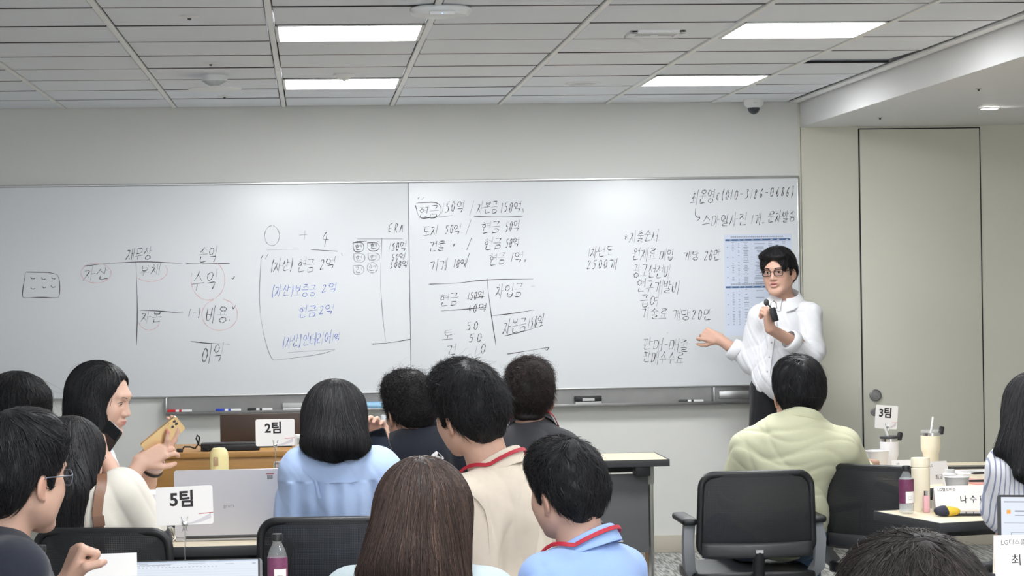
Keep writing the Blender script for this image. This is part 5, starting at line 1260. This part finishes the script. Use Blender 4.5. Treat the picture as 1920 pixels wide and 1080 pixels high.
# stack of papers and boxes, tangle of white cable on the left table
x_, y_ = P(283, 930, 7.98).x, 7.99; zz = ZT
for i, (w_, d_, h_, m_, lb) in enumerate(((.20, .22, .04, mat('slate_book', srgb(92, 98, 116), .6), 'grey-blue book at the bottom of the stack beside the number 5 sign'), (.20, .20, .05, mat('pink_grey_box', srgb(205, 190, 188), .7), 'pinkish box in the middle of the stack beside the number 5 sign'),
                   (.21, .21, .035, M['paper'], 'thick white paper block in the stack beside the number 5 sign'), (.17, .19, .015, M['card'], 'white booklet on top of the stack beside the number 5 sign'))):
    t = thing('stacked_book', (x_-.01*i, y_, zz), lb, 'book', 'stack on the left table', rz=.08*(-1)**i)
    MB().box((0, 0, h_/2), (w_, d_, h_-.004), bev=.002).build('pages', M['paper'], t); g = MB(); g.box((0, 0, h_-.002), (w_+.006, d_+.004, .003)); g.box((0, 0, .0015), (w_+.006, d_+.004, .003)); g.box((0, -d_/2-.002, h_/2), (w_+.006, .003, h_)); g.build('cover', m_, t)
    zz += h_+.001
q = PZ(304, 1014, ZT); t = thing('cable_tangle', (q.x, q.y, ZT), 'tangle of thin white cable on the left table below the number 5 sign', 'cable')
pts = []; g = MB()
for i in range(150): a = i*.55; pts.append((.030*math.cos(a*.9+i*.01)+.02*math.sin(i*.37), .045*math.sin(a)+.02*math.cos(i*.6), .022+.017*math.sin(i*.9)))
cv = smooth([(p[0], p[1]) for p in pts], 0); g.tube(pts, .0024, 6); g.build('wire', mat('ivory_wire', srgb(222, 216, 200), .5), t, smooth=80)
# ------------------------------------------------------------------ the people
c_white = cloth('white_shirt', srgb(226, 227, 231), var=.02); c_green = cloth('pale_green_shirt', srgb(206, 206, 176), var=.03); c_beige = cloth('beige_linen', srgb(222, 209, 192), var=.05, vscale=40)
c_polo = cloth('light_blue_polo', srgb(152, 180, 232)); c_blouse = cloth('light_blue_blouse', srgb(178, 200, 238)); c_navy = cloth('dark_navy_tee', (.018, .021, .032)); c_char = cloth('charcoal_shirt', (.045, .045, .052))
c_grey = cloth('pale_grey_top', srgb(172, 184, 188)); c_tee = cloth('off_white_tee', srgb(216, 211, 200)); c_black = cloth('black_cloth', (.012, .012, .015)); c_jeans = cloth('blue_jeans', srgb(70, 92, 120))
def stripemat():
    m = cloth('striped_shirt', srgb(228, 228, 232)); nt = m.node_tree; b = nt.nodes['Principled BSDF']
    tc = nt.nodes.new('ShaderNodeTexCoord'); w_ = nt.nodes.new('ShaderNodeTexWave'); w_.bands_direction = 'X'; w_.inputs['Scale'].default_value = 25; w_.inputs['Distortion'].default_value = .5
    r = nt.nodes.new('ShaderNodeValToRGB'); r.color_ramp.elements[0].position = .08; r.color_ramp.elements[0].color = (*srgb(142, 148, 176), 1); r.color_ramp.elements[1].position = .22; r.color_ramp.elements[1].color = (*srgb(230, 230, 234), 1)
    nt.links.new(tc.outputs['Object'], w_.inputs['Vector']); nt.links.new(w_.outputs['Fac'], r.inputs[0]); nt.links.new(r.outputs[0], b.inputs['Base Color']); return m
c_stripe = stripemat()
def facing(y, z):
    y, z = Vector(y).normalized(), Vector(z); z = (z-y*z.dot(y)).normalized(); return basis(y.cross(z), y, z, Vector((0, 0, 0)))
def inroot(p, v): return p['root'].matrix_world.inverted() @ Vector(v)
def ribbon(p, pts, name, m, wd, th=.003, off=.005, on='shirt', n=24):
    """a band laid along the clothes through the given picture points"""
    q = [p['V'](a) for a in pts]; d = [q[0]]
    for a, b in zip(q, q[1:]): d += [a.lerp(b, (i+1)/8) for i in range(8)]
    d = p[on].push(d, off, 6); g = p[on].grad(np.array([npv(v) for v in d]))
    return MB().tube([inroot(p, v) for v in d], wd, flat=th, up=[Vector(v) for v in g]).build(name, m, p['root'], smooth=60)
def eyeglasses(p, m, w_=.0013):
    HM = p['HM']; mi = p['root'].matrix_world.inverted() @ HM; g = MB()
    for x in (-1, 1):
        lp = [mi @ Vector((x*.034+a, .104-abs(x*.034+a)*.10, .006+b)) for a, b in rrect(.050, .033, .012, 5)]
        g.tube(lp+[lp[0], lp[1]], w_*1.15, 6)
        g.tube([mi @ Vector((x*.059, .098, .014)), mi @ Vector((x*.080, .075, .013)), mi @ Vector((x*.086, .0, .008)), mi @ Vector((x*.082, -.02, -.006))], w_*1.2, 6)
    g.tube([mi @ Vector((-.010, .1025, .010)), mi @ Vector((0, .106, .013)), mi @ Vector((.010, .1025, .010))], w_, 6)
    o = g.build('eyeglasses', m, p['root'], smooth=70); ln = MB()
    for x in (-1, 1): ln.prism([(a, b) for a, b in rrect(.048, .031, .011, 5)], -.0004, .0004, mi @ Matrix.Translation((x*.034, .1005, .006)) @ Matrix.Rotation(-x*.10, 4, 'Z') @ Matrix.Rotation(math.pi/2, 4, 'X'))
    ln.build('eyeglass_lenses', M['lens'], o)
# presenter
def p_presenter():
    def part(h): h.el((-.006, .105, .050), (.030, .055, .042), k=.02, op=-1); h.el((.032, .062, .098), (.048, .045, .026), k=.02); h.el((-.038, .062, .094), (.044, .042, .026), k=.02); h.el((-.055, .070, .048), (.020, .022, .034), k=.015); h.el((.055, .070, .050), (.020, .022, .034), k=.015)
    p = person('person in a white shirt and glasses at the whiteboard holding a small microphone', 12.85, (1461, 512), (212, -3, 3), (1473, 569, .03), (1425, 596, .05), (1520, 590, -.03), (1464, 728, 0), 205, hs=1.0,
           vox=.0033, svox=.0045, stand=1, openm=1, skin=(.62, .38, .29), armA=[(1409, 678, .10), (1349, 636, .13)], armB=[(1524, 662, -.10), (1444, 617, -.24)],
           handA=dict(d=(-.85, .15, .32), n=(.15, .95, -.2), side=1, curl=(.5, .85, .95, 1.0), thumb=.2), handB=dict(d=(-.12, -.2, 1), n=(-.75, .65, .1), side=-1, curl=(.75, .8, .8, .75), thumb=.5, tn=.6, sc=1.05),
           shirt=c_white, sleeve=1.42, ease=.016, sleeve_r=1.02, cuff=.028, fold=waves(.0085, 30, 3, (.6, .2, 1)), collar=None, face=dict(eye=.0045, brow=.0030, look=-.001),
           hair=short_hair(M['hair'], n=1700, L=.06, top=.008, whorl=(-.005, .03, .13), curl=.15, seed=4, r=.0010, fringe=-.002, mess=.2, nape=-.01, vol=1.0, extra=part, stray=0, locks=60), pants=c_black)
    eyeglasses(p, mat('brown_black_frame', (.03, .015, .012), .3), .0017)
    N, ft, up, xt, mi = p['N'], p['ft'], p['up'], p['xt'], p['root'].matrix_world.inverted(); g = MB()
    def cs(u, v):
        ph = math.radians(-172+344*u); fr = -math.cos(ph)                                    # +1 at the throat
        o_ = (ft*fr+xt*math.sin(ph)).normalized(); base = N+up*(.020-.034*fr)+ft*.010 + ft*fr*.068 + xt*math.sin(ph)*.066
        h = .038
        if v < .4: return base+up*h*(v/.4)
        t = (v-.4)/.6; return base+up*(h-t*(.045+.034*max(0, fr)**2)) + o_*(.004+.034*t)
    g.sheet(cs, 44, 10)
    for v in g.bm.verts: v.co = mi @ v.co
    g.build('collar', c_white, p['root'], smooth=60, solid=.003, sub=1)
    ribbon(p, [(1447, 592, -.12), (1440, 640, -.12), (1437, 712, -.12)], 'button_placket', c_white, .015, .003, .0035)
    for q in p['shirt'].push([p['V']((1446, 612, -.12)), p['V']((1441, 640, -.12)), p['V']((1439, 668, -.12)), p['V']((1437, 696, -.12))], .006): MB().sphere(inroot(p, q), .0052, sub=2).build('button', M['lgrey'], p['root'])
    c_ = P(1449, 583, 12.85-.31)
    t = thing('microphone', c_, 'small black microphone with foam tip held by the person at the whiteboard', 'microphone')
    MB().box((0, 0, -.02), (.035, .022, .075), Matrix.Rotation(-.25, 4, 'Y'), bev=.005).build('pack', M['black'], t)
    tip = P(1437, 567, 12.85-.31)-c_
    MB().tube([(-.005, 0, .01), (-.02, 0, .03), tip], .004, 8).build('stalk', M['black'], t); MB().sphere(tip, .0145, sc=(1, 1, 1.25)).build('foam_tip', M['dark'], t)
    MB().tube([(-.012, 0, .012), (-.008, 0, .045), (.008, 0, .052), (.02, 0, .04), (.022, 0, .01)], .0035, 8).build('clip_ring', M['chrome'], t, smooth=70)
p_presenter()
def p_green():
    p = person('person in a pale green shirt seen from behind, sitting in the mesh chair', 8.85, (1497, 741, .08), (2, -6, 0), (1500, 799, .03), (1406, 842, .02), (1580, 838, .02), (1455, 1010, .03), 4, hs=1.06, vox=.005, svox=.0055,
        armA=[(1386, 925, .10), (1430, 930, .30)], armB=[(1600, 886, .12), (1622, 872, .30)], shirt=c_green, sleeve=.92, ease=.020, sleeve_r=.98, fold=waves(.0075, 26, 14, (.25, .1, 1)), collar=('crew', .036), cuff=.02, bw=1.08,
        hair=short_hair(M['hair'], n=2400, L=.06, top=.004, seed=8, vol=1.02, side=.004, mess=.18, r=.0011, nape=.0), pants=c_jeans)
p_green()
def p_beige():
    p = person('person in a beige linen shirt with a red lanyard, head turned left', 6.7, (880, 774, 0), (-34, -4, -15), (930, 893, -.0), (880, 938, -.12), (1012, 925, .12), (962, 1160, .02), -58, hs=1.02, vox=.0044, svox=.005,
        shirt=c_beige, sleeve=.98, ease=.020, sleeve_r=1.05, fold=waves(.0085, 24, 21, (1, .6, .35)), collar=('shirt', .040), lanyard=.006, bw=1.08,
        hair=short_hair(M['hair'], n=3000, L=.06, top=.010, seed=15, vol=1.02, side=.002, mess=.4, r=.0010, tip=.010, curl=.2, stray=60), armA=[(892, 1100, -.14), (860, 1180, .1)])
    ribbon(p, [(880, 905, -.25), (897, 925, -.25), (928, 955, -.25), (940, 990, -.25), (942, 1040, -.25)], 'sleeve_seam', c_beige, .005, .004, .004)
p_beige()
def p_polo():
    p = person('person in a light blue polo shirt with a red lanyard, in the foreground middle', 5.9, (1062, 922, 0), (-34, -6, -9), (1098, 1040, .0), (1030, 1092, -.10), (1160, 1076, .10), (1110, 1320, .02), -50, hs=.94, vox=.0042, svox=.005,
        shirt=c_polo, sleeve=.8, ease=.018, sleeve_r=1.05, fold=waves(.007, 22, 31), collar=('shirt', .036), lanyard=.006, bw=1.05,
        hair=short_hair(M['hair'], n=3000, L=.055, top=.006, seed=25, vol=1.02, mess=.3, r=.0009, curl=.35, wf=1.2, stray=60))
p_polo()
def p_curly():
    p = person('person with tousled curly hair in a dark navy tee, left of the beige shirt', 9.0, (769, 772, 0), (-22, -8, -6), (790, 820, -.0), (744, 850, -.06), (842, 848, .04), (762, 1000, -.12), -12, hs=1.06, vox=.005, svox=.006,
        shirt=c_navy, sleeve=.8, ease=.018, sleeve_r=1.05, fold=waves(.0045, 20, 41), collar=('crew', .016), lanyard=.004, bw=1.05,
        hair=short_hair(M['hair_soft'], n=2200, L=.05, top=.010, seed=35, vol=1.0, mess=.45, r=.0011, curl=2.2, wf=1.8, tip=.013, stray=90, locks=300, lcurl=1.6, lr=.0034, nape=-.015))
    q = [p['V'](a) for a in ((818, 846, -.2), (838, 832, -.2), (872, 850, -.2), (870, 884, -.2), (830, 880, -.2))]
    sh = p['shirt']; g = MB(); n = 10
    def pr(u, v): a = q[0].lerp(q[1], u).lerp(q[4].lerp(q[2], u), v); return inroot(p, sh.push([a], .004, 6)[0])
    g.sheet(pr, n, n); o = g.build('shirt_print', M['card'], p['root'], smooth=80); g = MB()
    for tri in (((.12, .55), (.32, .2), (.40, .75)), ((.55, .3), (.9, .2), (.85, .8)), ((.5, .75), (.7, .6), (.75, .95))):
        pts = [sh.push([q[0].lerp(q[1], u).lerp(q[4].lerp(q[2], u), v)], .007, 6)[0] for u, v in tri]; g.quad([inroot(p, v) for v in pts])
    g.build('print_marks', M['print'], o)
p_curly()
def p_charcoal():
    p = person('person with curly crown hair in a charcoal shirt with a red lanyard', 9.0, (992, 746, 0), (6, -5, 2), (998, 808, .0), (951, 844, .0), (1055, 846, .0), (1000, 1000, -.1), 4, hs=1.06, vox=.005, svox=.006,
        shirt=c_char, sleeve=.8, ease=.018, sleeve_r=1.05, fold=waves(.0045, 20, 51), collar=('shirt', .03), lanyard=.004, bw=1.05,
        hair=short_hair(hairmat('reddish_black_hair', (.020, .012, .012), .5), n=2200, L=.05, top=.004, seed=45, vol=1.0, mess=.35, r=.0010, curl=2.0, wf=2.0, tip=.013, stray=90, locks=260, lcurl=1.4, lr=.0032))
p_charcoal()
def p_blouse():
    p = person('person with straight dark shoulder-length hair in a light blue pleated blouse', 7.62, (628, 795, .02), (8, -4, 0), (634, 862, .0), (570, 884, -.0), (706, 884, .0), (632, 1060, .0), 6, hs=.97, fem=1, bw=.88, vox=.005, svox=.005,
        armA=[(562, 990, .02), (585, 1000, .22)], armB=[(734, 915, .12), (714, 845, .22)], handB=dict(d=(-.1, .1, 1), n=(-.4, -.9, 0), side=-1, curl=(.5, .5, .5, .5), thumb=.4, sc=.92), shirt=c_blouse, sleeve=(.80, .80), ease=.020, sleeve_r=1.22, cuff=.02,
        fold=lambda x, y, z: waves(.0024, 22, 61, (1, 0, .3))(x, y, z) + np.where(z < P(630, 900, 7.62).z, .0045*np.sin(x*110+.6*np.sin(z*9)), 0), collar=None,
        hair=long_hair(M['hair'], [((628, 770, .0), (604, 828, -.10), .088, .05), ((628, 770, .0), (652, 826, -.10), .088, .05), ((640, 790, .0), (676, 832, -.06), .07, .03), ((610, 790, 0), (584, 830, -.06), .07, .034), ((626, 800, -.03), (628, 834, -.12), .075, .045), ((655, 820, -.08), (672, 842, -.12), .035, .018)], n=2400, L=.24, seed=5, r=.0010))
    ribbon(p, [(562, 872, -.14), (577, 900, -.2), (580, 940, -.2)], 'sleeve_seam', c_blouse, .004, .003, .003)
    ribbon(p, [(590, 900, -.25), (630, 899, -.25), (690, 898, -.25)], 'yoke_seam', c_blouse, .004, .004, .004)
    phone(P(706, 822, 7.62+.20), 0, 'dark phone held up by the woman in the light blue blouse', grp='phones', R=rotm(8, 0, 0).to_3x3().to_4x4() @ Matrix.Rotation(math.pi/2, 4, 'X') @ Matrix.Rotation(.30, 4, 'Z') @ Matrix.Translation((0, -.05, 0)))
p_blouse()
def p_brown():
    p = person('person with long brown hair in a pale grey top in the foreground', 5.2, (792, 978, 0), (2, -3, 0), (790, 1085, -.0), (660, 1122, -.0), (922, 1126, -.0), (790, 1400, -.05), 2, hs=1.0, fem=1, bw=.88, vox=.006, svox=.006,
        shirt=c_grey, sleeve=.8, ease=.016, sleeve_r=1.1, fold=waves(.0045, 20, 71), collar=None,
        hair=long_hair(M['hair_brown'], [((792, 945, -.0), (770, 1060, -.09), .092, .085), ((800, 960, -.0), (830, 1090, -.08), .09, .06), ((770, 985, -.02), (722, 1075, -.06), .075, .05), ((792, 950, -.0), (800, 1150, -.13), .09, .06), ((735, 1030, -.05), (692, 1078, -.07), .05, .022)],
                       n=4200, L=.34, seed=6, r=.0009, stray=70, vox=.0042))
p_brown()
def p_strap():
    p = person('person with very long black hair in a white tee with a brown shoulder strap', 7.4, (134, 862, .03), (38, -10, 4), (160, 930, .0), (100, 962, -.04), (222, 932, .02), (160, 1120, -.02), 8, hs=.98, fem=1, bw=.9, vox=.005, svox=.005,
        armA=[(84, 1036, .10), (150, 1030, .25)], armB=[(262, 1012, .06), (200, 866, .20)], handB=dict(d=(-.30, .1, .9), n=(-.8, .3, .1), side=-1, curl=(.45, .45, .5, .5), thumb=.4, sc=.92), shirt=c_tee, sleeve=(.85, .86), ease=.022, sleeve_r=1.25, cuff=.022, trim=c_black,
        fold=waves(.0085, 18, 81, (1, .5, .3)), collar=None,
        hair=long_hair(M['hair'], [((134, 842, .02), (128, 925, -.14), .084, .050), ((128, 922, -.14), (128, 1012, -.165), .050, .034), ((124, 900, -.12), (114, 1000, -.16), .045, .026), ((150, 850, .04), (168, 905, -.06), .07, .016)], n=2800, L=.50, seed=7, r=.0010, stray=80))
    ribbon(p, [(190, 872, -.05), (200, 905, -.20), (208, 950, -.25), (214, 1000, -.25), (215, 1030, -.25)], 'bag_strap', mat('brown_leather', srgb(122, 84, 60), .45, bump=.2, bscale=200), .0155, .004, .006)
    ribbon(p, [(209, 958, -.25), (213, 982, -.25)], 'strap_buckle', mat('brown_leather_dark', srgb(104, 70, 50), .45), .018, .004, .010)
    phone(P(186, 834, 7.4+.22), 0, 'black phone held by the long-haired woman in white', grp='phones', R=rotm(38, 0, 0).to_3x3().to_4x4() @ Matrix.Rotation(math.pi/2-.3, 4, 'X') @ Matrix.Rotation(-.55, 4, 'Z') @ Matrix.Translation((0, .0, -.02)))
p_strap()
def p_profile():
    p = person('person with wavy black hair in profile looking down at a gold phone', 8.35, (188, 751, 0), (108, -12, 0), (174, 846, .0), (168, 888, .15), (198, 878, -.12), (140, 1060, .05), 95, hs=1.01, fem=1, bw=.86, vox=.0033, svox=.005, skin=(.68, .44, .34),
        armA=[(262, 930, .12), (296, 856, .02)], armB=[(228, 930, -.10), (262, 868, -.06)], handA=dict(d=(.62, -.1, .72), n=(-.6, -.2, .5), side=1, curl=(.25, .3, .35, .4), thumb=.2, sc=.98), handB=dict(d=(.82, .15, .50), n=(.15, .8, -.35), side=-1, curl=(.35, .45, .5, .5), thumb=.25, sc=.98),
        shirt=c_white, sleeve=0, ease=.012, fold=waves(.002, 20, 91), face=dict(eye=.0024, brow=.0016, look=.002), lips=(.58, .24, .22),
        hair=long_hair(M['hair'], [((176, 742, .02), (158, 800, .03), .085, .07), ((166, 775, .0), (162, 850, -.02), .07, .055), ((172, 770, -.06), (188, 838, -.10), .05, .03), ((160, 800, .05), (152, 842, .06), .06, .04)],
                       n=2200, L=.26, seed=9, r=.0010, wav=.35, wf=2.2, faceopen=.030, facew=.074, rnd=.12, whorl=(.02, .05, .13)))
    mi = p['root'].matrix_world.inverted()
    MB().sphere(mi @ (p['HM'] @ Vector((.083, .004, -.046))), .006).build('pearl_earring', M['card'], p['root'])
    for pts, f, m, nm, r_, h_ in ((p['arms'][0], .80, mat('pale_pink_band', srgb(226, 204, 204), .5), 'watch_band', .034, .013), (p['arms'][0], .68, M['black'], 'bracelet', .036, .005)):
        a = pts[1].lerp(pts[2], f); dd = (pts[2]-pts[1]).normalized(); q = dd.to_track_quat('Z', 'Y').to_matrix().to_4x4()
        MB().lathe([(r_, -h_), (r_+.002, 0), (r_, h_)], 28, mi @ Matrix.Translation(a) @ q, cap=False).build(nm, m, p['root'], smooth=60, solid=.003)
    ribbon(p, [(182, 868, -.3), (196, 915, -.3), (200, 990, -.3)], 'vest_strap', c_black, .03, .004, .005)
    phone(P(306, 819, 8.35-.05), 0, 'gold phone in both hands of the woman in profile', grp='phones', back=mat('gold_case', (.78, .62, .38), .25, metal=.8), R=facing((.78, .1, .62), (-.45, .75, .48)))
p_profile()
def p_farleft():
    p = person('person with short dark tousled hair at the far left edge', 9.05, (34, 776, 0), (52, -8, 4), (20, 848, 0), (-40, 878, .1), (56, 876, -.1), (5, 1060, 0), 45, hs=1.14, vox=.0055, svox=.007, fem=1, bw=.95,
        shirt=c_navy, sleeve=.8, ease=.018, sleeve_r=1.1, fold=waves(.0045, 20, 101), hair=long_hair(M['hair'], [((34, 755, -.02), (30, 800, -.03), .106, .09), ((50, 765, 0), (66, 790, .0), .09, .055)], n=1800, L=.13, seed=10, r=.0011, wav=.3, wf=1.2, rnd=.2, stray=60, tip=.008))
p_farleft()
def p_glasses():
    p = person('person with glasses in a dark shirt at the left edge, fist raised', 5.6, (36, 896, 0), (42, -5, 3), (-8, 1022, 0), (-100, 1080, .10), (24, 1078, -.16), (-10, 1300, -.05), 45, hs=1.07, vox=.0036, svox=.006, skin=(.56, .35, .265),
        armB=[(40, 1230, -.06), (122, 1098, .12)], handB=dict(d=(.35, .10, .90), n=(.75, .30, -.50), side=-1, curl=(1.0, 1.04, 1.06, 1.08), fist=True, sc=1.04), shirt=c_navy, sleeve=.7, ease=.018, sleeve_r=1.1, fold=waves(.0045, 20, 111), collar=('crew', .014), face=dict(eye=.005, brow=.003), bw=1.05,
        hair=short_hair(M['hair'], n=3200, L=.08, top=.008, seed=55, vol=1.03, mess=.12, r=.0009, nape=.005, whorl=(0, -.05, .13), fringe=-.035))
    eyeglasses(p, mat('grey_clear_frame', (.12, .13, .16), .25), .0015)
    q = [P(64, 1096, 5.66), P(78, 1040, 5.74)]; t = thing('pencil', q[0], 'pale wooden pencil held upright below the fist', 'pencil')
    MB().tube([Vector((0, 0, 0)), (q[1]-q[0])*.85, q[1]-q[0]], [.0042, .0042, .001], 6).build('shaft', mat('pencil_wood', srgb(214, 190, 150), .6), t)
p_glasses()
def p_stripe():
    p = person('person with long black hair in a striped shirt at the right edge', 7.42, (1940, 778, 0), (-24, -6, 0), (1946, 852, 0), (1896, 876, -.02), (2024, 876, .02), (1955, 1060, -.05), -14, hs=.98, fem=1, bw=.86, vox=.005, svox=.0055,
        armA=[(1886, 955, .06), (1886, 944, .27)], shirt=c_stripe, sleeve=1.5, ease=.020, sleeve_r=1.2, fold=waves(.0045, 18, 121, (1, 0, .4)), collar=None,
        hair=long_hair(M['hair'], [((1938, 755, .0), (1922, 830, -.06), .09, .07), ((1928, 780, .0), (1903, 850, -.08), .07, .035), ((1945, 790, -.02), (1948, 890, -.14), .085, .045), ((1930, 820, -.05), (1912, 888, -.15), .06, .018), ((1895, 830, -.04), (1868, 846, -.06), .03, .008)], n=2200, L=.36, seed=11, r=.0010, stray=60, wav=.1))
p_stripe()
def p_bottom():
    p = person('person of whom only the top of a dark-haired head shows at the lower right', 3.1, (1714, 1226, 0), (0, -4, 0), (1712, 1360, -.02), (1460, 1460, 0), (1970, 1460, 0), (1712, 1900, 0), 0, hs=1.08, vox=.006, svox=.009,
        shirt=c_char, sleeve=.8, fold=None, hair=short_hair(hairmat('dark_brown_hair', (.020, .015, .014), .5), n=6500, L=.075, top=.006, seed=65, vol=1.05, side=.004, mess=.22, r=.0006, stray=160, whorl=(.0, -.04, .13), curl=.12, vox=.003, locks=420, lr=.0024, lcurl=.2))
p_bottom()
